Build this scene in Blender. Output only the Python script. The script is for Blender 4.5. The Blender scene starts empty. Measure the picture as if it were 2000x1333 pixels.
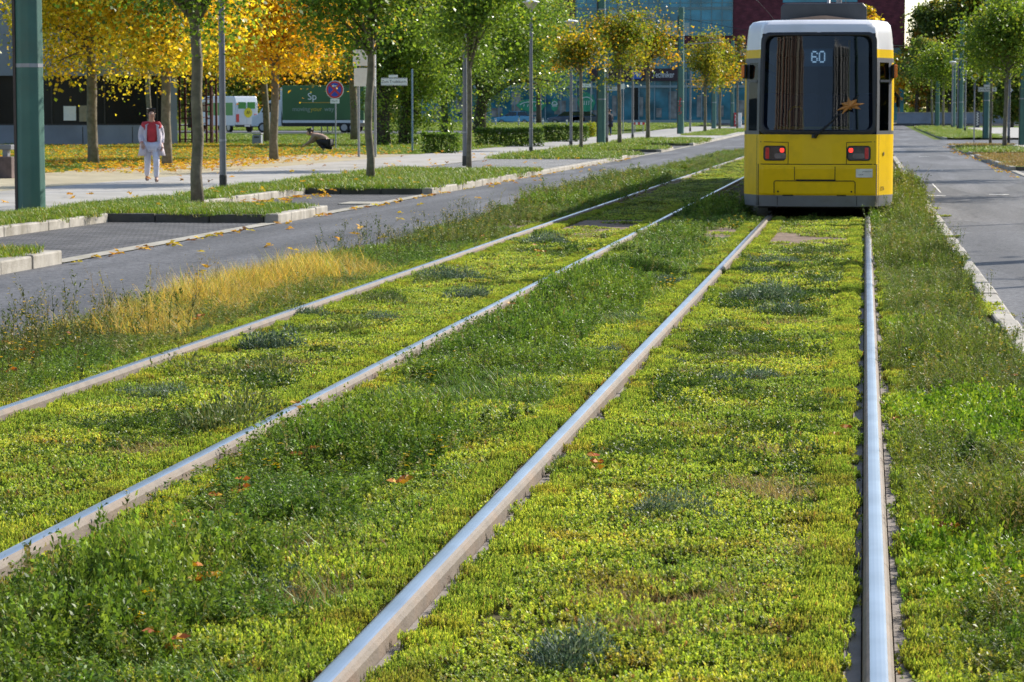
import bpy, math, random
import numpy as np
from mathutils import Vector, Matrix

S = bpy.context.scene
COL = S.collection
R = math.radians
rng = np.random.default_rng(7)
random.seed(7)

# ------------------------------------------------------------------ camera
F_PX, CX, CY, EYE = 5000.0, 1000.0, 666.5, 1.62
TH, PSI = math.atan(441.5 / F_PX), math.atan(690 * math.cos(math.atan(441.5 / F_PX)) / F_PX)
cd = bpy.data.cameras.new('camera')
cam = bpy.data.objects.new('camera', cd)
COL.objects.link(cam)
cam.location = (0, 0, EYE)
cam.rotation_euler = (R(90) - TH, 0, PSI)
cd.sensor_width = 36.0
cd.lens = 90.0
cd.clip_start, cd.clip_end = 0.1, 6000
cd.dof.use_dof = True
cd.dof.focus_distance = 13.0
cd.dof.aperture_fstop = 16.0
S.camera = cam

# ------------------------------------------------------------------ sky, sun, exposure
SUN_AZ, SUN_EL = R(43), R(34)      # azimuth from +Y towards +X
w = bpy.data.worlds.new('World')
S.world = w
w.use_nodes = True
nt = w.node_tree
sky = nt.nodes.new('ShaderNodeTexSky')
sky.sky_type = 'NISHITA'
sky.sun_disc = False
sky.sun_elevation = SUN_EL
sky.sun_rotation = SUN_AZ
sky.air_density = 1.0
sky.dust_density = 0.8
nt.links.new(sky.outputs[0], nt.nodes['Background'].inputs[0])
nt.nodes['Background'].inputs[1].default_value = 0.135
sl = bpy.data.lights.new('sun', 'SUN')
sl.energy = 4.7
sl.angle = R(0.5)
sl.color = (1.0, 0.93, 0.82)
sun = bpy.data.objects.new('sun', sl)
COL.objects.link(sun)
sun.location = (30, 30, 60)
sdir = Vector((math.sin(SUN_AZ) * math.cos(SUN_EL), math.cos(SUN_AZ) * math.cos(SUN_EL), math.sin(SUN_EL)))
sun.rotation_euler = sdir.to_track_quat('Z', 'Y').to_euler()
S.view_settings.view_transform = 'Standard'
S.view_settings.look = 'None'
S.view_settings.exposure = 0.68
S.view_settings.gamma = 1.0
S.cycles.max_bounces = 6
S.cycles.transparent_max_bounces = 12
S.cycles.use_denoising = True
S.cycles.denoising_prefilter = 'ACCURATE'
S.cycles.caustics_reflective = False
S.cycles.caustics_refractive = False

# ------------------------------------------------------------------ geometry of the place
_f = np.array([-math.sin(PSI) * math.cos(TH), math.cos(PSI) * math.cos(TH), -math.sin(TH)])
_r = np.array([math.cos(PSI), math.sin(PSI), 0.0])
_u = np.array([-math.sin(PSI) * math.sin(TH), math.cos(PSI) * math.sin(TH), math.cos(TH)])

def terr(y):
    t = np.maximum(np.asarray(y, float) - 100.0, 0.0)
    return np.where(t < 40, 0.003 * t * t / 80.0, 0.003 * (t - 20.0))

def ray(px, py):
    return _f * F_PX + _r * (px - CX) + _u * (CY - py)

def G(px, py):
    """point of the ground seen at a pixel of the 2000 px photograph"""
    d = ray(px, py)
    z = 0.0
    for _ in range(30):
        t = (z - EYE) / d[2]
        z = float(terr(t * d[1]))
    return Vector((t * d[0], t * d[1], z))

def H(px, py, y):
    d = ray(px, py)
    t = y / d[1]
    return Vector((t * d[0], y, EYE + t * d[2]))

def vnoise(x, y, seed=0):
    x = np.asarray(x, float); y = np.asarray(y, float)
    xi, yi = np.floor(x).astype(np.int64), np.floor(y).astype(np.int64)
    fx, fy = x - xi, y - yi
    fx, fy = fx * fx * (3 - 2 * fx), fy * fy * (3 - 2 * fy)
    def h(a, b):
        n = (a * 374761393 + b * 668265263 + seed * 1442695041) & 0xffffffff
        n = ((n ^ (n >> 13)) * 1274126177) & 0xffffffff
        return ((n ^ (n >> 16)) & 0xffff) / 65535.0
    return (h(xi, yi) * (1 - fx) + h(xi + 1, yi) * fx) * (1 - fy) + (h(xi, yi + 1) * (1 - fx) + h(xi + 1, yi + 1) * fx) * fy

def fbm(x, y, seed=0):
    return 0.55 * vnoise(x, y, seed) + 0.3 * vnoise(x * 2.1 + 5, y * 2.1, seed + 1) + 0.15 * vnoise(x * 4.3, y * 4.3 + 9, seed + 2)

# ------------------------------------------------------------------ tagging and building
def tag(o, label=None, cat=None, group=None, kind=None):
    if label: o['label'] = label
    if cat: o['category'] = cat
    if group: o['group'] = group
    if kind: o['kind'] = kind
    return o

def thing(name, label, cat, loc=(0, 0, 0), rz=0.0, group=None, scale=1.0):
    o = bpy.data.objects.new(name, None)
    COL.objects.link(o)
    o.location = loc
    o.rotation_euler = (0, 0, rz)
    o.scale = (scale,) * 3
    o.empty_display_size = 0.2
    return tag(o, label, cat, group)

def copy_tree(o, parent=None):
    c = o.copy()
    COL.objects.link(c)
    if parent: c.parent = parent
    for ch in list(o.children):
        copy_tree(ch, c)
    return c

class MB:
    def __init__(self):
        self.v, self.f = [], []
    def add(self, vs, fs):
        b = len(self.v)
        self.v += [tuple(p) for p in vs]
        self.f += [tuple(b + i for i in q) for q in fs]
        return self
    def box(self, x0, x1, y0, y1, z0, z1):
        vs = [(x, y, z) for z in (z0, z1) for y in (y0, y1) for x in (x0, x1)]
        return self.add(vs, [(0, 2, 3, 1), (4, 5, 7, 6), (0, 1, 5, 4), (2, 6, 7, 3), (0, 4, 6, 2), (1, 3, 7, 5)])
    def obox(self, c, s, M):
        vs = [tuple(Vector(c) + M @ Vector((x * s[0] / 2, y * s[1] / 2, z * s[2] / 2))) for z in (-1, 1) for y in (-1, 1) for x in (-1, 1)]
        return self.add(vs, [(0, 2, 3, 1), (4, 5, 7, 6), (0, 1, 5, 4), (2, 6, 7, 3), (0, 4, 6, 2), (1, 3, 7, 5)])
    def tube(self, pts, rad, n=8, cap=True):
        pts = [Vector(p) for p in pts]
        if not hasattr(rad, '__len__'): rad = [rad] * len(pts)
        rings, prev = [], None
        for i, p in enumerate(pts):
            t = (pts[min(i + 1, len(pts) - 1)] - pts[max(i - 1, 0)]).normalized()
            a = prev if prev is not None else (Vector((1, 0, 0)) if abs(t.x) < 0.8 else Vector((0, 1, 0)))
            a = (a - t * a.dot(t)).normalized()
            prev = a
            b = t.cross(a)
            rings.append([p + (a * math.cos(2 * math.pi * k / n) + b * math.sin(2 * math.pi * k / n)) * rad[i] for k in range(n)])
        vs = [q for r_ in rings for q in r_]
        fs = [(i * n + k, i * n + (k + 1) % n, (i + 1) * n + (k + 1) % n, (i + 1) * n + k) for i in range(len(pts) - 1) for k in range(n)]
        if cap:
            fs += [tuple(range(n - 1, -1, -1)), tuple((len(pts) - 1) * n + k for k in range(n))]
        return self.add(vs, fs)
    def lathe(self, prof, n=16, c=(0, 0, 0)):
        vs = [(c[0] + r_ * math.cos(2 * math.pi * k / n), c[1] + r_ * math.sin(2 * math.pi * k / n), c[2] + z) for r_, z in prof for k in range(n)]
        m = len(prof)
        fs = [(i * n + k, i * n + (k + 1) % n, (i + 1) * n + (k + 1) % n, (i + 1) * n + k) for i in range(m - 1) for k in range(n)]
        fs += [tuple(range(n - 1, -1, -1)), tuple((m - 1) * n + k for k in range(n))]
        return self.add(vs, fs)
    def extr(self, pts, vec):
        n = len(pts)
        vec = Vector(vec)
        vs = [tuple(p) for p in pts] + [tuple(Vector(p) + vec) for p in pts]
        fs = [tuple(range(n - 1, -1, -1)), tuple(range(n, 2 * n))] + [(k, (k + 1) % n, n + (k + 1) % n, n + k) for k in range(n)]
        return self.add(vs, fs)
    def build(self, name, mat, parent=None, smooth=False, bevel=0.0, loc=None, seg=2):
        me = bpy.data.meshes.new(name)
        me.from_pydata(self.v, [], self.f)
        me.update()
        import bmesh
        bm = bmesh.new(); bm.from_mesh(me)
        bmesh.ops.recalc_face_normals(bm, faces=bm.faces)
        bm.to_mesh(me); bm.free()
        if smooth:
            me.polygons.foreach_set('use_smooth', [True] * len(me.polygons))
        me.materials.append(mat)
        o = bpy.data.objects.new(name, me)
        COL.objects.link(o)
        if parent: o.parent = parent
        if loc: o.location = loc
        if bevel:
            b = o.modifiers.new('bevel', 'BEVEL')
            b.width, b.segments, b.limit_method, b.angle_limit = bevel, seg, 'ANGLE', R(35)
            b.harden_normals = False
        return o

def box_part(name, mat, parent, x0, x1, y0, y1, z0, z1, bevel=0.0):
    return MB().box(x0, x1, y0, y1, z0, z1).build(name, mat, parent, bevel=bevel)

def text(name, s, size, mat, parent, loc, rot=(R(90), 0, 0), align='CENTER', ext=0.002, sx=1.0):
    c = bpy.data.curves.new(name, 'FONT')
    c.body, c.size, c.extrude = s, size, ext
    c.align_x, c.align_y = align, 'CENTER'
    c.materials.append(mat)
    o = bpy.data.objects.new(name, c)
    COL.objects.link(o)
    bpy.context.view_layer.update()
    me = bpy.data.meshes.new_from_object(o.evaluated_get(bpy.context.evaluated_depsgraph_get()))
    bpy.data.objects.remove(o); bpy.data.curves.remove(c)
    o = bpy.data.objects.new(name, me); COL.objects.link(o)
    o.parent = parent
    o.location, o.rotation_euler, o.scale = loc, rot, (sx, 1, 1)
    return o

# numpy meshes with a colour per vertex
class NM:
    def __init__(self):
        self.v, self.q, self.c, self.n = [], [], [], 0
    def add(self, v, q, c):
        self.v.append(v); self.q.append(q + self.n); self.c.append(c); self.n += len(v)
    def mesh(self, name, mat):
        v = np.concatenate(self.v); q = np.concatenate(self.q); c = np.concatenate(self.c)
        me = bpy.data.meshes.new(name)
        me.vertices.add(len(v)); me.vertices.foreach_set('co', v.astype(np.float32).ravel())
        me.loops.add(q.size); me.loops.foreach_set('vertex_index', q.astype(np.int32).ravel())
        me.polygons.add(len(q))
        me.polygons.foreach_set('loop_start', np.arange(0, q.size, 4, dtype=np.int32))
        me.update(calc_edges=True)
        a = me.attributes.new('Col', 'FLOAT_COLOR', 'POINT')
        a.data.foreach_set('color', np.concatenate([c, np.ones((len(c), 1))], 1).astype(np.float32).ravel())
        me.materials.append(mat)
        return me
    def build(self, name, mat, parent=None, link=True):
        o = bpy.data.objects.new(name, self.mesh(name, mat))
        if link: COL.objects.link(o)
        if parent: o.parent = parent
        return o

def norm(a):
    return a / np.maximum(np.linalg.norm(a, axis=1, keepdims=True), 1e-9)

def leafq(nm, base, d, L, W, col, up=None, fold=0.25):
    """one diamond leaf per row: base point, direction, length, half width, colour"""
    n = len(base)
    d = norm(d)
    if up is None: up = rng.normal(size=(n, 3)) + np.array([0, 0, 0.8])
    s = norm(np.cross(d, up))
    nn = np.cross(s, d)
    L = np.asarray(L).reshape(-1, 1) * np.ones((n, 1)); W = np.asarray(W).reshape(-1, 1) * np.ones((n, 1))
    mid = base + d * L * 0.5 + nn * W * fold
    v = np.stack([base, mid + s * W, base + d * L - nn * W * fold, mid - s * W], 1).reshape(-1, 3)
    q = (np.arange(n)[:, None] * 4 + np.arange(4)[None, :])
    nm.add(v, q, np.repeat(col, 4, axis=0))

def blades(nm, base, az, lean, L, W, col, bend=0.5):
    """grass blades as two quads each, bending outwards"""
    n = len(base)
    h = np.stack([np.cos(az), np.sin(az), np.zeros(n)], 1)
    s = np.stack([-np.sin(az), np.cos(az), np.zeros(n)], 1)
    L = np.asarray(L).reshape(-1, 1); W = np.asarray(W).reshape(-1, 1); lean = np.asarray(lean).reshape(-1, 1)
    zz = np.array([[0, 0, 1.0]])
    p1 = base + (h * np.sin(lean) + zz * np.cos(lean)) * L * 0.5
    l2 = lean + bend
    p2 = p1 + (h * np.sin(l2) + zz * np.cos(l2)) * L * 0.5
    v = np.stack([base - s * W, base + s * W, p1 + s * W * 0.8, p1 - s * W * 0.8, p2 + s * W * 0.1, p2 - s * W * 0.1], 1).reshape(-1, 3)
    i = np.arange(n)[:, None] * 6
    q = np.concatenate([i + np.array([[0, 1, 2, 3]]), i + np.array([[3, 2, 4, 5]])])
    nm.add(v, q, np.repeat(col, 6, axis=0))

def pal(n, cols, wts, jit=0.18):
    cols = np.array(cols, float); wts = np.array(wts, float)
    k = rng.choice(len(cols), n, p=wts / wts.sum())
    return np.clip(cols[k] * (1 + rng.uniform(-jit, jit, (n, 1))) * (1 + rng.uniform(-0.08, 0.08, (n, 3))), 0, 1)

# ------------------------------------------------------------------ materials
MATS = {}
def N(nt, t, **kw):
    n = nt.nodes.new(t)
    for k, v in kw.items():
        if hasattr(n, k): setattr(n, k, v)
    return n

def mat(name, color=(0.5, 0.5, 0.5), rough=0.6, metal=0.0, var=0.15, scale=8.0, bump=0.0, bscale=60.0, spec=0.5, coat=0.0, dirt=None, dirt_amt=0.0, dscale=1.5, coords='Object'):
    """Principled with noise variation, fine bump and optional dirt patches"""
    if name in MATS: return MATS[name]
    m = bpy.data.materials.new(name)
    m.use_nodes = True
    nt = m.node_tree; L = nt.links
    b = nt.nodes['Principled BSDF']
    tc = N(nt, 'ShaderNodeTexCoord')
    co = tc.outputs['Object'] if coords == 'Object' else N(nt, 'ShaderNodeNewGeometry').outputs['Position']
    n1 = N(nt, 'ShaderNodeTexNoise'); n1.inputs['Scale'].default_value = scale; n1.inputs['Detail'].default_value = 6
    L.new(co, n1.inputs['Vector'])
    mr = N(nt, 'ShaderNodeMapRange'); mr.inputs[1].default_value = 0.3; mr.inputs[2].default_value = 0.7
    mr.inputs[3].default_value = 1 - var; mr.inputs[4].default_value = 1 + var
    L.new(n1.outputs[0], mr.inputs[0])
    mul = N(nt, 'ShaderNodeVectorMath', operation='SCALE')
    mul.inputs[0].default_value = color
    L.new(mr.outputs[0], mul.inputs['Scale'])
    out = mul.outputs[0]
    if dirt is not None:
        n2 = N(nt, 'ShaderNodeTexNoise'); n2.inputs['Scale'].default_value = dscale; n2.inputs['Detail'].default_value = 8
        n2.inputs['Roughness'].default_value = 0.65
        L.new(co, n2.inputs['Vector'])
        r2 = N(nt, 'ShaderNodeMapRange'); r2.inputs[1].default_value = 0.48; r2.inputs[2].default_value = 0.68
        r2.inputs[4].default_value = dirt_amt
        L.new(n2.outputs[0], r2.inputs[0])
        mx = N(nt, 'ShaderNodeMix', data_type='RGBA')
        mx.inputs[7].default_value = (*dirt, 1)
        L.new(r2.outputs[0], mx.inputs[0]); L.new(out, mx.inputs[6])
        out = mx.outputs[2]
    L.new(out, b.inputs['Base Color'])
    b.inputs['Roughness'].default_value = rough
    b.inputs['Metallic'].default_value = metal
    b.inputs['Specular IOR Level'].default_value = spec
    b.inputs['Coat Weight'].default_value = coat
    b.inputs['Coat Roughness'].default_value = 0.08
    if bump:
        n3 = N(nt, 'ShaderNodeTexNoise'); n3.inputs['Scale'].default_value = bscale; n3.inputs['Detail'].default_value = 5
        L.new(co, n3.inputs['Vector'])
        bp = N(nt, 'ShaderNodeBump'); bp.inputs['Strength'].default_value = bump; bp.inputs['Distance'].default_value = 0.01
        L.new(n3.outputs[0], bp.inputs['Height']); L.new(bp.outputs[0], b.inputs['Normal'])
    MATS[name] = m
    return m

def foliage(name, rough=0.5, transl=0.35, spec=0.4, tint=((1, 1, 1), (1, 1, 1)), scale=0.8, tcol=(1.0, 1.0, 0.6), tint2=None, scale2=3.0):
    m = bpy.data.materials.new(name)
    m.use_nodes = True
    nt = m.node_tree; L = nt.links
    b = nt.nodes['Principled BSDF']
    at = N(nt, 'ShaderNodeAttribute', attribute_name='Col')
    geo = N(nt, 'ShaderNodeNewGeometry')
    ns = N(nt, 'ShaderNodeTexNoise'); ns.inputs['Scale'].default_value = scale; ns.inputs['Detail'].default_value = 4
    L.new(geo.outputs['Position'], ns.inputs['Vector'])
    mr = N(nt, 'ShaderNodeMapRange'); mr.inputs[1].default_value = 0.36; mr.inputs[2].default_value = 0.64
    L.new(ns.outputs[0], mr.inputs[0])
    mx = N(nt, 'ShaderNodeMix', data_type='RGBA')
    mx.inputs[6].default_value = (*tint[0], 1); mx.inputs[7].default_value = (*tint[1], 1)
    L.new(mr.outputs[0], mx.inputs[0])
    mu = N(nt, 'ShaderNodeVectorMath', operation='MULTIPLY')
    L.new(at.outputs['Color'], mu.inputs[0]); L.new(mx.outputs[2], mu.inputs[1])
    out = mu.outputs[0]
    if tint2:
        n2 = N(nt, 'ShaderNodeTexNoise'); n2.inputs['Scale'].default_value = scale2; n2.inputs['Detail'].default_value = 5
        L.new(geo.outputs['Position'], n2.inputs['Vector'])
        r2 = N(nt, 'ShaderNodeMapRange'); r2.inputs[1].default_value = 0.52; r2.inputs[2].default_value = 0.66
        L.new(n2.outputs[0], r2.inputs[0])
        m2 = N(nt, 'ShaderNodeMix', data_type='RGBA')
        m2.inputs[6].default_value = (1, 1, 1, 1); m2.inputs[7].default_value = (*tint2, 1)
        L.new(r2.outputs[0], m2.inputs[0])
        mu3 = N(nt, 'ShaderNodeVectorMath', operation='MULTIPLY')
        L.new(out, mu3.inputs[0]); L.new(m2.outputs[2], mu3.inputs[1])
        out = mu3.outputs[0]
    L.new(out, b.inputs['Base Color'])
    b.inputs['Roughness'].default_value = rough
    b.inputs['Specular IOR Level'].default_value = spec
    tr = N(nt, 'ShaderNodeBsdfTranslucent')
    mu2 = N(nt, 'ShaderNodeVectorMath', operation='MULTIPLY')
    mu2.inputs[1].default_value = tcol
    L.new(out, mu2.inputs[0])
    L.new(mu2.outputs[0], tr.inputs[0])
    ms = N(nt, 'ShaderNodeMixShader'); ms.inputs[0].default_value = transl
    L.new(b.outputs[0], ms.inputs[1]); L.new(tr.outputs[0], ms.inputs[2])
    L.new(ms.outputs[0], nt.nodes['Material Output'].inputs[0])
    return m

def glass(name, tintc=(0.55, 0.65, 0.7), refl=1.0, rough=0.02, graz=0.85):
    """thin sheet: fresnel mirror over tinted see-through"""
    m = bpy.data.materials.new(name); m.use_nodes = True
    nt = m.node_tree; L = nt.links
    nt.nodes.remove(nt.nodes['Principled BSDF'])
    geo = N(nt, 'ShaderNodeNewGeometry')
    dt = N(nt, 'ShaderNodeVectorMath', operation='DOT_PRODUCT'); L.new(geo.outputs['Normal'], dt.inputs[0]); L.new(geo.outputs['Incoming'], dt.inputs[1])
    ab = N(nt, 'ShaderNodeMath', operation='ABSOLUTE'); L.new(dt.outputs['Value'], ab.inputs[0])
    om = N(nt, 'ShaderNodeMath', operation='SUBTRACT'); om.inputs[0].default_value = 1.0; L.new(ab.outputs[0], om.inputs[1])
    pw = N(nt, 'ShaderNodeMath', operation='POWER'); pw.inputs[1].default_value = 4.0; L.new(om.outputs[0], pw.inputs[0])
    fr = N(nt, 'ShaderNodeMapRange'); fr.inputs[3].default_value = refl; fr.inputs[4].default_value = graz; L.new(pw.outputs[0], fr.inputs[0])
    gl = N(nt, 'ShaderNodeBsdfGlossy'); gl.inputs['Roughness'].default_value = rough
    tp = N(nt, 'ShaderNodeBsdfTransparent'); tp.inputs[0].default_value = (*tintc, 1)
    ms = N(nt, 'ShaderNodeMixShader')
    L.new(fr.outputs[0], ms.inputs[0]); L.new(tp.outputs[0], ms.inputs[1]); L.new(gl.outputs[0], ms.inputs[2])
    L.new(ms.outputs[0], nt.nodes['Material Output'].inputs[0])
    return m

def emit(name, color, strength):
    m = bpy.data.materials.new(name); m.use_nodes = True
    b = m.node_tree.nodes['Principled BSDF']
    b.inputs['Base Color'].default_value = (*[c * 0.5 for c in color], 1)
    b.inputs['Emission Color'].default_value = (*color, 1)
    b.inputs['Emission Strength'].default_value = strength
    return m

def brickmat(name, c1, c2, mortar, bw, bh, rot=(0, 0, 0), bump=0.3, rough=0.8, msize=0.02, spec=0.3):
    m = bpy.data.materials.new(name); m.use_nodes = True
    nt = m.node_tree; L = nt.links; b = nt.nodes['Principled BSDF']
    geo = N(nt, 'ShaderNodeNewGeometry')
    mp = N(nt, 'ShaderNodeMapping'); mp.inputs['Rotation'].default_value = rot
    L.new(geo.outputs['Position'], mp.inputs[0])
    br = N(nt, 'ShaderNodeTexBrick')
    br.inputs['Color1'].default_value = (*c1, 1); br.inputs['Color2'].default_value = (*c2, 1); br.inputs['Mortar'].default_value = (*mortar, 1)
    br.inputs['Scale'].default_value = 1.0; br.inputs['Brick Width'].default_value = bw; br.inputs['Row Height'].default_value = bh
    br.inputs['Mortar Size'].default_value = msize * bh
    L.new(mp.outputs[0], br.inputs['Vector'])
    ns = N(nt, 'ShaderNodeTexNoise'); ns.inputs['Scale'].default_value = 1.3; ns.inputs['Detail'].default_value = 8
    L.new(geo.outputs['Position'], ns.inputs['Vector'])
    mr = N(nt, 'ShaderNodeMapRange'); mr.inputs[1].default_value = 0.3; mr.inputs[2].default_value = 0.7; mr.inputs[3].default_value = 0.7; mr.inputs[4].default_value = 1.3
    L.new(ns.outputs[0], mr.inputs[0])
    sc = N(nt, 'ShaderNodeVectorMath', operation='SCALE')
    L.new(br.outputs[0], sc.inputs[0]); L.new(mr.outputs[0], sc.inputs['Scale'])
    L.new(sc.outputs[0], b.inputs['Base Color'])
    b.inputs['Roughness'].default_value = rough; b.inputs['Specular IOR Level'].default_value = spec
    bp = N(nt, 'ShaderNodeBump'); bp.inputs['Strength'].default_value = bump; bp.inputs['Distance'].default_value = 0.01; bp.invert = True
    L.new(br.outputs['Fac'], bp.inputs['Height']); L.new(bp.outputs[0], b.inputs['Normal'])
    return m

def asphalt(name):
    m = bpy.data.materials.new(name); m.use_nodes = True
    nt = m.node_tree; L = nt.links; b = nt.nodes['Principled BSDF']
    geo = N(nt, 'ShaderNodeNewGeometry')
    sp = N(nt, 'ShaderNodeTexNoise'); sp.inputs['Scale'].default_value = 26; sp.inputs['Detail'].default_value = 4; sp.inputs['Roughness'].default_value = 0.75
    lg = N(nt, 'ShaderNodeTexNoise'); lg.inputs['Scale'].default_value = 1.0; lg.inputs['Detail'].default_value = 7
    mp = N(nt, 'ShaderNodeMapping'); mp.inputs['Scale'].default_value = (1.6, 0.12, 1)
    L.new(geo.outputs['Position'], mp.inputs[0]); L.new(mp.outputs[0], lg.inputs['Vector']); L.new(geo.outputs['Position'], sp.inputs['Vector'])
    cr = N(nt, 'ShaderNodeValToRGB')
    cr.color_ramp.elements[0].position = 0.34; cr.color_ramp.elements[0].color = (0.026, 0.027, 0.031, 1)
    cr.color_ramp.elements[1].position = 0.66; cr.color_ramp.elements[1].color = (0.165, 0.165, 0.172, 1)
    L.new(sp.outputs[0], cr.inputs[0])
    mr = N(nt, 'ShaderNodeMapRange'); mr.inputs[1].default_value = 0.35; mr.inputs[2].default_value = 0.65; mr.inputs[3].default_value = 0.78; mr.inputs[4].default_value = 1.25
    L.new(lg.outputs[0], mr.inputs[0])
    pv = N(nt, 'ShaderNodeTexVoronoi', feature='F1'); pv.inputs['Scale'].default_value = 1.0
    pm = N(nt, 'ShaderNodeMapping'); pm.inputs['Scale'].default_value = (0.8, 0.13, 1); L.new(geo.outputs['Position'], pm.inputs[0]); L.new(pm.outputs[0], pv.inputs['Vector'])
    sx = N(nt, 'ShaderNodeSeparateColor'); L.new(pv.outputs['Color'], sx.inputs[0])
    pr = N(nt, 'ShaderNodeMapRange'); pr.inputs[1].default_value = 0.0; pr.inputs[2].default_value = 1.0; pr.inputs[3].default_value = 0.72; pr.inputs[4].default_value = 1.22; L.new(sx.outputs[0], pr.inputs[0])
    pk = N(nt, 'ShaderNodeMath', operation='MULTIPLY'); L.new(mr.outputs[0], pk.inputs[0]); L.new(pr.outputs[0], pk.inputs[1])
    mr = pk
    # tar seams running along and across the carriageway
    vo = N(nt, 'ShaderNodeTexVoronoi', feature='DISTANCE_TO_EDGE'); vo.inputs['Scale'].default_value = 0.16
    dn = N(nt, 'ShaderNodeTexNoise'); dn.inputs['Scale'].default_value = 1.5
    L.new(geo.outputs['Position'], dn.inputs['Vector'])
    ad = N(nt, 'ShaderNodeMix', data_type='RGBA', blend_type='ADD'); ad.inputs[0].default_value = 0.9
    L.new(geo.outputs['Position'], ad.inputs[6]); L.new(dn.outputs[1], ad.inputs[7]); L.new(ad.outputs[2], vo.inputs['Vector'])
    ck = N(nt, 'ShaderNodeMapRange'); ck.inputs[1].default_value = 0.0; ck.inputs[2].default_value = 0.006; ck.inputs[3].default_value = 0.55; ck.inputs[4].default_value = 1.0
    L.new(vo.outputs[0], ck.inputs[0])
    m1 = N(nt, 'ShaderNodeMath', operation='MULTIPLY'); L.new(mr.outputs[0], m1.inputs[0]); L.new(ck.outputs[0], m1.inputs[1])
    sc = N(nt, 'ShaderNodeVectorMath', operation='SCALE'); L.new(cr.outputs[0], sc.inputs[0]); L.new(m1.outputs[0], sc.inputs['Scale'])
    L.new(sc.outputs[0], b.inputs['Base Color'])
    b.inputs['Roughness'].default_value = 0.7; b.inputs['Specular IOR Level'].default_value = 0.32
    bp = N(nt, 'ShaderNodeBump'); bp.inputs['Strength'].default_value = 0.5; bp.inputs['Distance'].default_value = 0.006
    L.new(sp.outputs[0], bp.inputs['Height']); L.new(bp.outputs[0], b.inputs['Normal'])
    return m

M_asphalt = asphalt('asphalt')
M_soil = mat('soil', (0.095, 0.078, 0.048), 0.95, spec=0.05, var=0.5, scale=6, bump=0.6, bscale=45, coords='W', dirt=(0.06, 0.085, 0.02), dirt_amt=0.7, dscale=1.2)
M_lawn = mat('lawn_turf', (0.10, 0.155, 0.03), 0.9, spec=0.05, var=0.4, scale=1.1, bump=0.8, bscale=18, coords='W', dirt=(0.15, 0.125, 0.045), dirt_amt=0.8, dscale=0.35)
M_pave = mat('pavement_concrete', (0.34, 0.325, 0.30), 0.8, var=0.16, scale=2.2, bump=0.35, bscale=30, coords='W', dirt=(0.20, 0.185, 0.15), dirt_amt=0.7, dscale=0.5)
M_sandpath = mat('sandy_paving', (0.36, 0.31, 0.20), 0.9, var=0.2, scale=1.5, bump=0.4, bscale=25, coords='W', dirt=(0.22, 0.20, 0.12), dirt_amt=0.7, dscale=0.6)
M_cobble = brickmat('small_cobble', (0.30, 0.295, 0.29), (0.20, 0.20, 0.205), (0.10, 0.10, 0.09), 0.11, 0.10, bump=0.7, msize=0.12)
M_paver = brickmat('bay_paver', (0.125, 0.122, 0.125), (0.085, 0.085, 0.09), (0.028, 0.028, 0.028), 0.22, 0.14, bump=0.6, msize=0.1)
M_kerb = mat('kerb_granite', (0.36, 0.335, 0.29), 0.8, var=0.2, scale=5, bump=0.5, bscale=50, coords='W', dirt=(0.17, 0.15, 0.11), dirt_amt=0.75, dscale=1.8)
M_patch = mat('gritty_concrete', (0.235, 0.175, 0.135), 0.95, var=0.3, scale=9, spec=0.1, bump=0.9, bscale=60, coords='W', dirt=(0.12, 0.095, 0.06), dirt_amt=0.8, dscale=2.5)
M_strip = mat('kerb_strip_stone', (0.34, 0.32, 0.27), 0.85, var=0.2, scale=4, bump=0.4, bscale=50, coords='W', dirt=(0.18, 0.16, 0.10), dirt_amt=0.8, dscale=1.3)
M_white = mat('road_paint', (0.62, 0.62, 0.60), 0.7, var=0.3, scale=14, coords='W')
M_railtop = mat('rail_steel_polished', (0.43, 0.45, 0.48), 0.30, metal=1.0, var=0.2, scale=3, coords='W', bump=0.05, bscale=8)
M_railside = mat('rail_side', (0.155, 0.125, 0.10), 0.7, var=0.2, scale=10, coords='W', bump=0.3, bscale=80, dirt=(0.22, 0.14, 0.09), dirt_amt=0.6, dscale=3)
M_concrete = mat('rail_bed_concrete', (0.22, 0.19, 0.165), 0.9, var=0.18, scale=8, bump=0.4, bscale=70, coords='W', dirt=(0.20, 0.17, 0.13), dirt_amt=0.7, dscale=3)
M_mast = mat('mast_green_paint', (0.060, 0.150, 0.125), 0.55, var=0.12, scale=2, bump=0.15, bscale=30, spec=0.4, dirt=(0.075, 0.115, 0.09), dirt_amt=0.7, dscale=0.9)
M_mastband = mat('mast_shade_strip', (0.065, 0.05, 0.045), 0.7)
M_steel = mat('galvanised_post', (0.30, 0.31, 0.34), 0.5, metal=0.3, var=0.12, scale=6)
M_lamp = mat('lamp_post_grey', (0.185, 0.19, 0.21), 0.5, metal=0.2, var=0.1, scale=4)
M_darkbase = mat('post_black_foot', (0.05, 0.048, 0.045), 0.8, var=0.4, scale=25)
M_black = mat('black_plastic', (0.012, 0.012, 0.014), 0.4)
M_rubber = mat('rubber', (0.015, 0.015, 0.016), 0.75)
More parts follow.
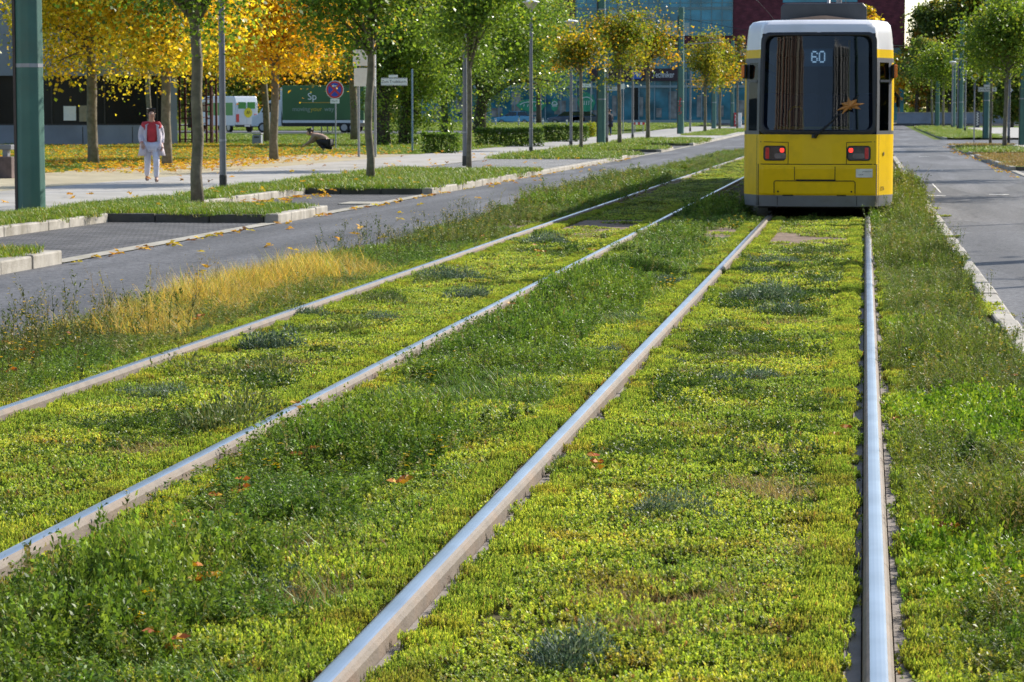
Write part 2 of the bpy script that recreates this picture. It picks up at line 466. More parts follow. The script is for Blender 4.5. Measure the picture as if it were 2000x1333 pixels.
# ================================================================== GROUND, ROADS, KERBS
def sheet(name, m, x0, x1, y0, y1, dz, nx=1, step=None, bump=0.0, seed=0, kind='structure', label=None):
    if step is None: step = max(2.0, (y1 - y0) / 60)
    ys = np.linspace(y0, y1, max(2, int((y1 - y0) / step) + 2)); xs = np.linspace(x0, x1, nx + 1)
    X, Y = np.meshgrid(xs, ys)
    Z = terr(Y) + dz
    if bump: Z = Z + bump * (fbm(X * 1.3, Y * 0.9, seed) - 0.5) * 2
    me = bpy.data.meshes.new(name)
    nx1 = len(xs)
    fs = [(j * nx1 + i, j * nx1 + i + 1, (j + 1) * nx1 + i + 1, (j + 1) * nx1 + i) for j in range(len(ys) - 1) for i in range(nx1 - 1)]
    me.from_pydata(np.stack([X, Y, Z], -1).reshape(-1, 3).tolist(), [], fs)
    me.materials.append(m)
    o = bpy.data.objects.new(name, me); COL.objects.link(o)
    return tag(o, kind=kind, label=label)

def kerb(name, x0, x1, y0, y1, top=0.12, along='y', m=None, stone=1.0, bev=0.02):
    mb = MB()
    a0, a1 = (y0, y1) if along == 'y' else (x0, x1)
    n = max(1, round((a1 - a0) / stone)); st = (a1 - a0) / n
    for i in range(n):
        p, q = a0 + i * st + 0.005, a0 + (i + 1) * st - 0.005
        j = random.uniform(-0.006, 0.006)
        if along == 'y':
            z = float(terr((p + q) / 2))
            mb.box(x0 + j, x1 + j, p, q, z - 0.15, z + top + j)
        else:
            z = float(terr((y0 + y1) / 2))
            mb.box(p, q, y0 + j, y1 + j, z - 0.15, z + top + j)
    return tag(mb.build(name, m or M_kerb, bevel=bev), kind='structure')

# one sheet to the horizon
ys = [-150, 0, 60, 100, 110, 120, 130, 140, 200, 400, 800, 3000]
gm = MB()
vs = [(x, y, float(terr(y)) - 0.06) for y in ys for x in (-2500, 2500)]
gm.add(vs, [(2 * i, 2 * i + 1, 2 * i + 3, 2 * i + 2) for i in range(len(ys) - 1)])
tag(gm.build('ground', M_lawn), kind='structure')

XL_EDGE, XR_EDGE = -5.70, 1.06
sheet('track_bed', M_soil, XL_EDGE, XR_EDGE, -10, 60, 0.0, nx=24, step=0.4, bump=0.015)
sheet('track_bed', M_soil, XL_EDGE, XR_EDGE, 60, 290, 0.0)
sheet('road_left', M_asphalt, -8.80, XL_EDGE - 0.12, -30, 290, -0.02)
sheet('road_right', M_asphalt, XR_EDGE + 0.12, 4.2, -30, 290, -0.02)
sheet('road_crossing', M_asphalt, 4.2, 30, 131, 160, -0.016)
sheet('pavement_left', M_pave, -17.0, -12.8, -30, 250, 0.11)
sheet('sandy_path', M_sandpath, -21.5, -17.0, 20, 98, 0.105)
sheet('pavement_right', M_pave, 7.2, 11.5, 30, 131, 0.11)
sheet('pavement_right', M_pave, 6.4, 16, 160, 240, 0.11)
sheet('lawn_left', M_lawn, -21.5, -17.0, 98, 200, 0.115, nx=4)
sheet('lawn_left', M_lawn, -60, -21.5, 40, 200, 0.115, nx=8, step=3, bump=0.06)
sheet('lawn_far', M_lawn, -60, -17, 200, 283, 0.16, nx=4, step=3, bump=0.05, seed=3)
sheet('parking_road', M_asphalt, -75, -24, 176, 200, 0.135)
sheet('verge_left', M_lawn, -12.8, -11.6, -30, 70, 0.115, nx=3, step=0.8, bump=0.03)
sheet('driveway', M_cobble, -12.8, -9.0, 70, 88, 0.10)
kerb('kerb', -9.02, -8.80, 70, 88, 0.10)
sheet('verge_left', M_lawn, -12.8, -11.6, 88, 150, 0.115, nx=3, step=2, bump=0.03)
sheet('driveway', M_pave, -12.8, -9.0, 150, 172, 0.10)
kerb('kerb', -9.02, -8.80, 150, 172, 0.10)
sheet('verge_left', M_lawn, -12.0, -9.6, 172, 215, 0.115, nx=3, step=3, bump=0.03)
sheet('driveway', M_cobble, -12.8, -9.0, 215, 270, 0.10)
kerb('kerb', -9.02, -8.80, 172, 270, 0.12, stone=2)
sheet('pavement_left', M_pave, -9.6, -9.0, 172, 215, 0.105)
sheet('pavement_left', M_pave, -12.8, -12.0, 172, 215, 0.105)

M_kerbdk = mat('kerb_shaded_weathered', (0.105, 0.098, 0.085), 0.9, var=0.3, scale=5, bump=0.5, bscale=50, coords='W', dirt=(0.05, 0.052, 0.035), dirt_amt=0.8, dscale=2.5)  # cross kerbs: mostly shade painted into the stone colour, with some weathering
isl = [(-20, 27.4), (38.0, 41.6), (52.0, 70.0), (88.0, 101.0), (112.0, 119.0), (133.0, 150.0)]
bays = [(27.4, 38.0), (41.6, 52.0), (101.0, 112.0), (119.0, 133.0)]
for i, (a, b) in enumerate(isl):
    sheet('verge_left', M_lawn, -11.6, -9.0, a + 0.1, b - 0.1, 0.112, nx=6, step=0.5, bump=0.03, seed=i)
    kerb('kerb', -9.02, -8.80, a, b, 0.125)
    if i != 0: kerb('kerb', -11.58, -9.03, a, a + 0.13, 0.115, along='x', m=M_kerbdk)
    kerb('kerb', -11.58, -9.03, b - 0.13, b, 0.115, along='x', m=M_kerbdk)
for a, b in bays:
    sheet('parking_bay', M_paver, -11.46, -9.02, a, b, -0.012)
    kerb('kerb', -11.60, -11.46, a, b, 0.125)
    sheet('edging_strip', M_strip, -9.03, -8.78, a + 0.02, b - 0.02, -0.008)
for i, (a, b) in enumerate([(30, 64), (76, 101), (106, 118), (127, 131)]):
    sheet('verge_right', M_lawn, 4.36, 7.2, a, b, 0.115, nx=5, step=0.8, bump=0.03, seed=20 + i)
    kerb('kerb', 4.2, 4.36, a, b, 0.12)
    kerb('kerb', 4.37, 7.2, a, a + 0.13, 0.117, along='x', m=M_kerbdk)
for a, b in [(64, 76), (101, 106), (118, 127)]:
    sheet('parking_bay', M_paver, 4.4, 7.2, a, b, 0.0)
    kerb('kerb', 4.2, 4.40, a, b, 0.012)
sheet('verge_right', M_lawn, 5.0, 8.4, 160, 260, 0.115, nx=4, step=3, bump=0.03)
kerb('kerb', 4.85, 5.0, 160, 260, 0.12, stone=2)
kerb('kerb', XL_EDGE - 0.12, XL_EDGE, 6, 110, 0.03)
kerb('kerb', XR_EDGE - 0.04, XR_EDGE + 0.12, 6, 100, 0.045)

# bare gritty concrete crossing through both tracks
sheet('concrete_patch', M_patch, -4.36, -3.08, 33.6, 39.2, 0.026, nx=6, step=0.3, bump=0.006)
sheet('concrete_patch', M_patch, -2.86, -1.56, 33.2, 36.6, 0.026, nx=6, step=0.3, bump=0.01)
sheet('concrete_patch', M_patch, -1.33, -0.08, 30.6, 36.8, 0.026, nx=6, step=0.3, bump=0.01)
sheet('concrete_patch', M_patch, -5.3, -4.58, 34.2, 39.0, 0.024, nx=6, step=0.3, bump=0.01)

def mark(x0, x1, y0, y1, dz=-0.014):
    z = float(terr(y0)) + dz
    return [(x0, y0, z), (x1, y0, z), (x1, y1, z), (x0, y1, z)]
mb = MB()
for (px0, px1, py) in [(1806, 1847, 381), (1932, 1970, 379), (1795, 1815, 305.5), (1820, 1842, 332), (1806, 1832, 292), (1830, 1850, 285)]:
    a, b = G(px0, py), G(px1, py)
    mb.add(mark(a.x, b.x, a.y - 0.16, a.y + 0.16), [(0, 1, 2, 3)])
a, b = G(1820, 358), G(1836, 375)
mb.add([(a.x, a.y, -0.0145), (a.x + 0.03, a.y, -0.0145), (b.x + 0.03, b.y, -0.0145), (b.x, b.y, -0.0145)], [(0, 1, 2, 3)])
tag(mb.build('road_marking', M_white), kind='structure')
# steel inspection cover plate set in the second bay
g0, g1 = G(670, 397), G(762, 392)
tag(MB().box(g0.x, g1.x, g0.y - 0.5, g0.y + 0.6, -0.05, 0.008).build('inspection_cover', M_strip, bevel=0.004), 'pale rectangular inspection slab set flush in the paved bay below the young tree', 'manhole cover')

# ================================================================== RAILS
def rail(x, label):
    t = thing('rail', label, 'rail', (x, 8, 0), group='tram rails')
    ysr = [-6 + i * 4 for i in range(74)]
    def prof(pts, name, m, bev=0):
        mb = MB()
        n = len(pts)
        for y in ysr:
            z = float(terr(y + 8))
            mb.v += [(p[0], y, p[1] + z) for p in pts]
        for j in range(len(ysr) - 1):
            mb.f += [(j * n + k, j * n + k + 1, (j + 1) * n + k + 1, (j + 1) * n + k) for k in range(n - 1)]
        return mb.build(name, m, t)
    prof([(-0.025, 0.0895), (-0.018, 0.0915), (-0.007, 0.0926), (0.007, 0.0926), (0.018, 0.0915), (0.025, 0.0895)], 'rail_head', M_railtop)
    prof([(-0.048, 0.0), (-0.043, 0.066), (-0.034, 0.082), (-0.025, 0.0895)], 'rail_web', M_railside)
    prof([(0.025, 0.0895), (0.034, 0.082), (0.043, 0.066), (0.048, 0.0)], 'rail_web', M_railside)
    prof([(-0.105, -0.05), (-0.10, 0.022), (-0.05, 0.026)], 'rail_bed', M_concrete)
    prof([(0.05, 0.026), (0.10, 0.022), (0.105, -0.05)], 'rail_bed', M_concrete)
    return t
RX = [-4.465, -2.965, -1.44, 0.056]
for x, l in zip(RX, ['polished tram rail nearest the road with parking bays, edging the golden grass', 'polished rail of the empty track bordering the weeds between the tracks',
                     'polished rail running under the left end of the yellow tram', 'polished rail running under the right end of the yellow tram']):
    rail(x, l)

# ================================================================== TRAM
M_yellow = mat('tram_yellow', (0.86, 0.55, 0.003), 0.42, var=0.06, scale=1.5, spec=0.22, coat=0.06, dirt=(0.62, 0.39, 0.01), dirt_amt=0.7, dscale=1.6)
M_tgrey = mat('tram_skirt_grey', (0.20, 0.205, 0.225), 0.45, var=0.1, scale=3, dirt=(0.13, 0.12, 0.11), dirt_amt=0.6, dscale=2)
M_twhite = mat('tram_white', (0.72, 0.72, 0.74), 0.35, var=0.05, scale=2, coat=0.3, dirt=(0.55, 0.54, 0.53), dirt_amt=0.5, dscale=1.4)
M_tframe = mat('tram_window_frame', (0.10, 0.105, 0.12), 0.45, var=0.1)
M_trub = mat('tram_rubber_seal', (0.018, 0.018, 0.021), 0.5, var=0.2)
M_seam = mat('panel_gap', (0.02, 0.018, 0.01), 0.8)
M_roofbox = mat('roof_box_dark', (0.045, 0.05, 0.06), 0.5, var=0.2, scale=3)
M_gl_screen = glass('tram_screen_glass', (0.20, 0.28, 0.36), refl=0.060, rough=0.045)
M_gl_side = glass('tram_side_glass', (0.10, 0.12, 0.13), refl=0.04, graz=0.28)
M_orange = mat('indicator_orange', (0.85, 0.20, 0.01), 0.25, var=0.15, scale=30)
M_redlens = mat('rear_lamp_red', (0.62, 0.03, 0.03), 0.2, var=0.2, scale=40)
M_lampbody = mat('rear_lamp_dark', (0.05, 0.045, 0.045), 0.2, var=0.4, scale=12)
M_lit = emit('stop_lamp_lit', (1.0, 0.035, 0.02), 1.5)
M_led = emit('led_white', (0.75, 0.90, 1.0), 0.8)
M_ledback = mat('display_backing', (0.09, 0.19, 0.28), 0.4)
M_int = mat('tram_interior', (0.22, 0.26, 0.32), 0.6)
M_seat = mat('tram_seat_blue', (0.05, 0.10, 0.22), 0.8)
M_hand = mat('handrail_yellow', (0.72, 0.48, 0.02), 0.35)
M_sticker = mat('sticker_white', (0.72, 0.71, 0.68), 0.5)
M_ink = mat('print_dark', (0.05, 0.05, 0.06), 0.6)

TX, TY = -0.715, 39.2
tram = thing('tram', 'yellow and white tram seen from behind on the right hand track, showing 60', 'tram', (TX, TY, 0))
cols = [0.0, 0.22, 0.44, 0.62, 0.76, 0.84, 0.89, 0.905, 0.93, 1.07, 1.115, 1.14, 1.15, 1.15, 1.15, 1.15, 1.15]
coly = [0.0, 0.008, 0.032, 0.065, 0.098, 0.122, 0.15, 0.19, 0.26, 0.62, 0.74, 0.85, 1.0, 6.0, 13.0, 20.0, 26.0]
zl = [0.23, 0.40, 0.62, 0.88, 1.15, 1.325, 1.38, 2.10, 2.42, 2.49, 2.62, 2.86, 2.94, 3.0, 3.05, 3.075]
dyl = [0.06, 0.02, 0.0, 0.0, 0.03, 0.05, 0.055, 0.18, 0.235, 0.245, 0.265, 0.31, 0.34, 0.39, 0.47, 0.60]
wl = [0.985, 1.0, 1.0, 1.0, 1.0, 1.0, 1.0, 1.0, 0.995, 0.99, 0.985, 0.965, 0.955, 0.94, 0.90, 0.80]
def prof_y(x):
    return float(np.interp(abs(x), cols[:13], coly[:13]))
def lean(z):
    return float(np.interp(z, zl, dyl))
def rear(x, z, off=0.0):
    return Vector((x, prof_y(x) + lean(z) - off, z))
nc = len(cols)
sideidx = [-(i) for i in range(nc - 1, 0, -1)] + list(range(nc))   # left ... right
parts = {}
def cat_of(j, c):
    z = 0.5 * (zl[j] + zl[j + 1]); a = c
    if z < 0.40: return 'skirt'
    if z < 1.325: return 'body'
    if a < 6:                              # rear face
        return None if z < 2.86 else 'roof_shell'
    if z < 1.38 or 2.42 < z < 2.49: return 'window_surround' if a < 13 or True else None
    if z < 2.42:
        if a in (6, 7): return 'window_surround'
        if a == 8: return 'corner_window'
        if a in (9, 10): return 'window_surround' if a == 9 else 'pillar'
        if a == 11: return 'pillar'
        return 'side_window'
    if z < 2.62: return 'stripe'
    return 'roof_shell'
grid = []
for j in range(len(zl)):
    row = []
    for k in sideidx:
        a, sgn = abs(k), (-1 if k < 0 else 1)
        x, y = cols[a] * wl[j], coly[a]
        y = y + dyl[j] if a < 9 else y + dyl[j] * max(0.0, (1 - (coly[a] - 0.26) / 0.9)) if coly[a] < 26 else y
        row.append((sgn * x, y, zl[j]))
    grid.append(row)
fx = {}
for j in range(len(zl) - 1):
    for i in range(len(sideidx) - 1):
        a = min(abs(sideidx[i]), abs(sideidx[i + 1]))
        c = cat_of(j, a)
        if c is None: continue
        key = (c, -1 if sideidx[i] < 0 else 1) if c in ('corner_window', 'side_window', 'pillar', 'stripe') else (c, 0)
        fx.setdefault(key, MB()).add([grid[j][i], grid[j][i + 1], grid[j + 1][i + 1], grid[j + 1][i]], [(0, 1, 2, 3)])
for (c, s), mb in fx.items():
    m = {'skirt': M_tgrey, 'body': M_yellow, 'roof_shell': M_twhite, 'window_surround': M_tframe, 'corner_window': M_gl_side, 'pillar': M_yellow, 'side_window': M_gl_side, 'stripe': M_yellow}[c]
    o = mb.build(c, m, tram)
    bpy.context.view_layer.objects.active = o
    import bmesh
    bm = bmesh.new(); bm.from_mesh(o.data); bmesh.ops.remove_doubles(bm, verts=bm.verts, dist=1e-4); bm.to_mesh(o.data); bm.free()
    o.data.polygons.foreach_set('use_smooth', [True] * len(o.data.polygons))
    if c not in ('corner_window', 'side_window'):
        e = o.modifiers.new('edge_split', 'EDGE_SPLIT'); e.split_angle = R(28)
# roof top and front end cap
top = grid[-1]
n = len(top)
mb = MB(); mb.add(top, [tuple(range(n))]); mb.build('roof_top', M_twhite, tram)
mb = MB().box(-1.14, 1.14, 25.9, 26.0, 0.4, 3.05); mb.build('front_end', M_yellow, tram)
MB().box(-0.9, 0.9, 0.3, 25.8, 0.20, 0.38).build('underframe', M_rubber, tram)
for yb in (1.9, 3.7, 12.0, 13.8, 22.0, 23.8):
    for s in (-1, 1):
        mbw = MB()
        mbw.extr([(s * 0.70, yb + 0.3 * math.cos(k * math.pi / 10), 0.395 + 0.3 * math.sin(k * math.pi / 10)) for k in range(20)], (s * 0.11, 0, 0))
        mbw.build('wheel', M_rubber, tram)

def rrect(x0, x1, z0, z1, r, n=6):
    pts = []
    for cx_, cz_, a0 in ((x1 - r, z1 - r, 0), (x0 + r, z1 - r, 90), (x0 + r, z0 + r, 180), (x1 - r, z0 + r, 270)):
        pts += [(cx_ + r * math.cos(R(a0 + 90 * k / n)), cz_ + r * math.sin(R(a0 + 90 * k / n))) for k in range(n + 1)]
    return pts
def densify(p, step=0.06):
    out = []
    for i in range(len(p)):
        a, b = p[i], p[(i + 1) % len(p)]
        m_ = max(1, int(math.dist(a, b) / step))
        out += [(a[0] + (b[0] - a[0]) * k / m_, a[1] + (b[1] - a[1]) * k / m_) for k in range(m_)]
    return out
ZW0, ZW1, XW = 1.335, 2.875, 0.885
def wmap(x, z, off):
    tx = 1.0 - 0.028 * (z - ZW0) / (ZW1 - ZW0)
    return rear(x * tx, z, off)
outer = densify(rrect(-XW, XW, ZW0, ZW1, 0.13))
def ring_scale(fx_, fz_):
    zc = (ZW0 + ZW1) / 2
    return [(x * fx_, zc + (z - zc) * fz_) for x, z in outer]
inner = ring_scale(0.935, 0.925)
mid = ring_scale(0.965, 0.96)
n = len(outer)
mb = MB()
mb.v = [tuple(wmap(x, z, 0.0)) for x, z in outer] + [tuple(wmap(x, z, 0.022)) for x, z in mid] + [tuple(wmap(x, z, 0.012)) for x, z in inner] + [tuple(wmap(x, z, -0.05)) for x, z in inner] + [tuple(wmap(x * 1.02, ZW0 - 0.012 + (z - ZW0) * 1.01, 0.0)) for x, z in outer]
for L_ in range(3):
    mb.f += [(L_ * n + k, L_ * n + (k + 1) % n, (L_ + 1) * n + (k + 1) % n, (L_ + 1) * n + k) for k in range(n)]
mb.f += [(4 * n + k, 4 * n + (k + 1) % n, (k + 1) % n, k) for k in range(n)]
mb.build('windscreen_seal', M_trub, tram, smooth=True)
# glass: rings shrinking to the middle
mb = MB(); K = 14
for q in range(K + 1):
    s = 1 - q / K
    zc = (ZW0 + ZW1) / 2
    for x, z in inner:
        p = wmap(x * s, zc + (z - zc) * s, 0.0)
        mb.v.append((p.x, p.y + 0.10 * (x * s / 0.83) ** 2 * 0.6 - 0.045 * (1 - (x * s / 0.83) ** 2), p.z))
for q in range(K):
    mb.f += [(q * n + k, q * n + (k + 1) % n, (q + 1) * n + (k + 1) % n, (q + 1) * n + k) for k in range(n)]
ws = mb.build('windscreen', M_gl_screen, tram, smooth=True)

def strip(pts, wdt, off=0.003, mbx=None):
    """thin dark line along the rear face through (x, z) points"""
    if isinstance(mbx, list):
        mbx.append(MB()); mbx = mbx[-1]
    mbx = mbx or MB()
    for (x0, z0), (x1, z1) in zip(pts[:-1], pts[1:]):
        k = max(1, int(math.dist((x0, z0), (x1, z1)) / 0.08))
        dx, dz = x1 - x0, z1 - z0; l = math.hypot(dx, dz); nx_, nz_ = -dz / l * wdt / 2, dx / l * wdt / 2
        for i in range(k):
            a = (x0 + dx * i / k, z0 + dz * i / k); b = (x0 + dx * (i + 1) / k, z0 + dz * (i + 1) / k)
            mbx.add([rear(a[0] - nx_, a[1] - nz_, off), rear(b[0] - nx_, b[1] - nz_, off), rear(b[0] + nx_, b[1] + nz_, off), rear(a[0] + nx_, a[1] + nz_, off)], [(0, 1, 2, 3)])
    return mbx
sm = []
for s in (-1, 1):
    strip([(s * 0.955, 1.215), (s * 0.44, 1.205), (s * 0.44, 0.872), (s * 0.91, 0.872)], 0.010, mbx=sm)
strip([(-0.34, 0.862), (-0.34, 0.635)], 0.010, mbx=sm); strip([(0.27, 0.862), (0.27, 0.635)], 0.010, mbx=sm)
strip([(-0.65, 0.40), (-0.65, 0.60), (-0.63, 0.622), (0.55, 0.622), (0.575, 0.60), (0.575, 0.40)], 0.012, mbx=sm)
strip([(-0.32, 0.632), (0.28, 0.632)], 0.020, mbx=sm)
for s in (-1, 1):
    strip([(s * 0.897, 0.24), (s * 0.897, 0.875)], 0.014, mbx=sm)
    strip([(s * 0.60, 0.245), (s * 0.60, 0.385)], 0.008, mbx=sm)
    strip([(s * 0.925, 0.24), (s * 0.925, 1.32)], 0.006, mbx=sm)
strip([(-0.52, 0.402), (-0.36, 0.402)], 0.02, off=0.004, mbx=sm); strip([(0.30, 0.402), (0.44, 0.402)], 0.02, off=0.004, mbx=sm)
for q in sm: q.build('panel_gap', M_seam, tram)
# bumper moulding standing proud of the lower shell
def patch(name, m, x0, x1, z0, z1, off, r=0.03, thick=0.03, parent=None, bevel=0.008):
    o_ = densify(rrect(x0, x1, z0, z1, r), 0.05); n_ = len(o_)
    mb = MB()
    xc, zc = (x0 + x1) / 2, (z0 + z1) / 2
    mb.v = [tuple(rear(x, z, off - thick)) for x, z in o_] + [tuple(rear(x, z, off - 0.006)) for x, z in o_]
    K_ = 6
    for q in range(K_ + 1):
        s = 0.985 * (1 - q / K_) + 0.0
        mb.v += [tuple(rear(xc + (x - xc) * s, zc + (z - zc) * s, off)) for x, z in o_]
    for L_ in range(K_ + 2):
        mb.f += [(L_ * n_ + k, L_ * n_ + (k + 1) % n_, (L_ + 1) * n_ + (k + 1) % n_, (L_ + 1) * n_ + k) for k in range(n_)]
    return mb.build(name, m, parent or tram, smooth=False)
# beak of the bumper: a raised moulding round the lower third
mb = MB()
for z, o_ in ((0.41, 0.012), (0.43, 0.02), (0.80, 0.022), (0.845, 0.016), (0.868, 0.0)):
    mb.v += [tuple(rear(x, z, o_)) for x in np.linspace(-0.885, 0.885, 25)]
for j in range(4):
    mb.f += [(j * 25 + k, j * 25 + k + 1, (j + 1) * 25 + k + 1, (j + 1) * 25 + k) for k in range(24)]
mb.add([rear(-0.885, z, o_) for z, o_ in ((0.41, 0.0), (0.868, 0.0), (0.845, 0.016), (0.43, 0.02))], [(0, 1, 2, 3)])
mb.add([rear(0.885, z, o_) for z, o_ in ((0.41, 0.0), (0.868, 0.0), (0.845, 0.016), (0.43, 0.02))], [(0, 1, 2, 3)])
mb.build('bumper', M_yellow, tram, smooth=False)
sm = []
strip([(-0.34, 0.84), (-0.34, 0.635)], 0.010, off=0.026, mbx=sm); strip([(0.27, 0.84), (0.27, 0.635)], 0.010, off=0.026, mbx=sm)
strip([(-0.65, 0.43), (-0.65, 0.60), (-0.63, 0.622), (0.55, 0.622), (0.575, 0.60), (0.575, 0.43)], 0.012, off=0.026, mbx=sm)
strip([(-0.32, 0.634), (0.28, 0.634)], 0.024, off=0.0275, mbx=sm)
strip([(-0.86, 0.874), (0.885, 0.874)], 0.012, off=0.004, mbx=sm)
for q in sm: q.build('bumper_gap', M_seam, tram)
for x in (-0.59, 0.52):
    mb = MB(); p = rear(x, 0.46, 0.026)
    mb.extr([(p.x + 0.014 * math.cos(k * math.pi / 6), p.y, p.z + 0.014 * math.sin(k * math.pi / 6)) for k in range(12)], (0, -0.004, 0)); mb.build('hatch_screw', M_seam, tram)
for s in (-1, 1):
    lamp = patch('rear_lamp', M_rubber, s * 0.82 if s < 0 else 0.445, -0.475 if s < 0 else 0.805, 0.925, 1.155, 0.006, r=0.05)
    x0, x1 = (-0.805, -0.49) if s < 0 else (0.46, 0.79)
    patch('lamp_glass', M_lampbody, x0, x1, 0.94, 1.14, 0.012, r=0.04, parent=lamp)
    rx = x0 + 0.02 if s < 0 else x1 - 0.075
    patch('red_lens', M_redlens, rx, rx + 0.055, 0.955, 1.125, 0.016, r=0.012, parent=lamp)
    bx = -0.565 if s < 0 else 0.475
    patch('stop_light', M_lit, bx, bx + 0.062, 1.055, 1.117, 0.016, r=0.02, parent=lamp)
    cxx = -0.60 if s < 0 else 0.58
    patch('clear_lens', mat('lamp_clear', (0.16, 0.14, 0.14), 0.1, var=0.3), cxx - 0.05, cxx + 0.13, 0.96, 1.04, 0.0155, r=0.03, parent=lamp)
patch('sticker', M_sticker, 0.585, 0.835, 0.675, 0.805, 0.028, r=0.008, thick=0.006)
stp = rear(0.71, 0.765, 0.031)
text('sticker_print', 'Zutritt zum Fahrerplatz', 0.024, M_ink, tram, stp, rot=(R(90), 0, R(7)), ext=0.0005)
stp = rear(0.66, 0.72, 0.0315); text('sticker_print', 'verboten', 0.022, M_ink, tram, stp, rot=(R(90), 0, R(7)), ext=0.0005)
for s in (1,):
    p = Vector((s * 1.02, 0.49, 0.50)); text('fleet_number', '1576', 0.085, mat('number_dark', (0.22, 0.15, 0.02), 0.5), tram, (0.985, 0.395, 0.50), rot=(R(90), 0, R(68.7)), ext=0.001)
mb = MB(); mb.lathe([(0.028, 0), (0.028, 0.004)], 14)
em = mb.build('emblem', M_ink, tram, loc=(1.0, 0.428, 1.03)); em.rotation_euler = (R(90), 0, R(68.7)); em.scale = (0.7, 1.2, 1)
for s in (-1, 1):
    mb = MB().box(-0.03, 0.03, -0.05, 0.09, -0.10, 0.10)
    o = mb.build('turn_indicator', M_orange, tram, bevel=0.015, loc=(s * 1.165, 0.80, 2.29))
    MB().box(-0.012, 0.012, -0.06, 0.11, -0.11, 0.11).build('indicator_backing', M_rubber, o, loc=(-s * 0.03, 0, 0))
# small vents, side mirror bracket
mb = MB().tube([(1.17, 1.4, 1.95), (1.22, 1.45, 1.9), (1.22, 1.5, 1.75)], 0.03, 6); mb.build('side_camera', M_black, tram)
# corner window bars
for s in (-1, 1):
    mb = MB()
    for z0 in (2.12,):
        a = Vector((s * 0.93, 0.26 + lean(z0), z0)); b = Vector((s * 1.07, 0.62, z0))
        dvec = (b - a)
        nrm_ = Vector((s * 0.93, -0.36, 0)).normalized() * 0.012
        mb.extr([a + nrm_, b + nrm_, b + nrm_ + Vector((0, 0, 0.035)), a + nrm_ + Vector((0, 0, 0.035))], -nrm_ * 0.9)
    mb.build('window_bar', M_tframe, tram)
# wiper resting across the screen, with a big leaf caught under it
def wp(x, z, off): 
    p = wmap(x, z, off); return p
mb = MB()
mb.tube([wp(-0.06, 1.29, 0.03), wp(-0.02, 1.33, 0.05), wp(0.16, 1.48, 0.06), wp(0.44, 1.74, 0.06)], [0.018, 0.014, 0.011, 0.008], 6)
mb.tube([wp(-0.03, 1.27, 0.03), wp(0.02, 1.34, 0.06), wp(0.20, 1.50, 0.07)], [0.012, 0.012, 0.008], 6)
mb.lathe([(0.03, 0), (0.03, 0.05), (0.015, 0.06)], 10, tuple(wp(-0.06, 1.27, 0.04)))
mb.build('wiper_arm', M_black, tram)
mb = MB()
mb.tube([wp(0.10, 1.40, 0.05), wp(0.36, 1.66, 0.055), wp(0.62, 1.92, 0.05)], 0.009, 4)
mb.build('wiper_blade', M_rubber, tram)
# destination display: backing, then the digits 6 and 0 cut by dark bars
MB().box(-0.235, 0.215, 0.50, 0.52, 2.36, 2.63).build('display', M_ledback, tram)
DIG = {'6': ['01110', '10001', '10000', '11110', '10001', '10001', '01110'], '0': ['01110', '10001', '10001', '10001', '10001', '10001', '01110']}
mb = MB()
for di, ch in enumerate('60'):
    for r_, row in enumerate(DIG[ch]):
        for c_, v in enumerate(row):
            if v == '1':
                x = -0.115 + di * 0.115 + c_ * 0.0195; z = 2.595 - r_ * 0.026
                mb.box(x, x + 0.0185, 0.488, 0.497, z - 0.020, z)
mb.build('display_digits', M_led, tram)
# cab interior
MB().box(-1.1, 1.1, 1.0, 25.5, 0.86, 0.90).build('cab_floor', M_int, tram)
MB().box(-1.0, 1.0, 1.0, 25.5, 2.78, 2.82).build('ceiling_panel', M_int, tram)
MB().box(-0.80, 0.80, 0.30, 0.5, 0.95, 1.30).build('cab_console', mat('console_dark', (0.04, 0.04, 0.045), 0.6), tram, bevel=0.03)
MB().tube([(-0.62, 0.62, 1.42), (0.45, 0.62, 1.42)], 0.022, 8).build('handrail', M_hand, tram)
MB().tube([(0.46, 1.0, 0.9), (0.46, 1.0, 2.78)], 0.02, 8).build('handrail', M_hand, tram)
MB().tube([(-0.50, 2.6, 0.9), (-0.50, 2.6, 1.68), (-0.44, 2.6, 1.75), (-0.34, 2.6, 1.75), (-0.28, 2.6, 1.68), (-0.28, 2.6, 0.9)], 0.02, 8).build('handrail', M_hand, tram)
for (x, y) in ((-0.75, 3.2), (-0.3, 4.4), (0.25, 4.4), (0.75, 3.4), (-0.75, 6.0), (0.75, 6.2), (-0.3, 7.5), (0.3, 7.5)):
    o = MB().box(x - 0.2, x + 0.2, y, y + 0.42, 1.30, 1.38).build('passenger_seat', M_seat, tram, bevel=0.03)
    MB().box(x - 0.2, x + 0.2, y + 0.40, y + 0.47, 1.38, 1.98).build('seat_back', M_seat, o, bevel=0.03)
    MB().tube([(x, y + 0.2, 0.9), (x, y + 0.2, 1.3)], 0.05, 6).build('seat_post', M_int, o)
MB().box(-1.08, 1.08, 12.2, 12.26, 0.9, 2.78).build('partition', mat('partition_dark', (0.05, 0.07, 0.10), 0.5), tram)
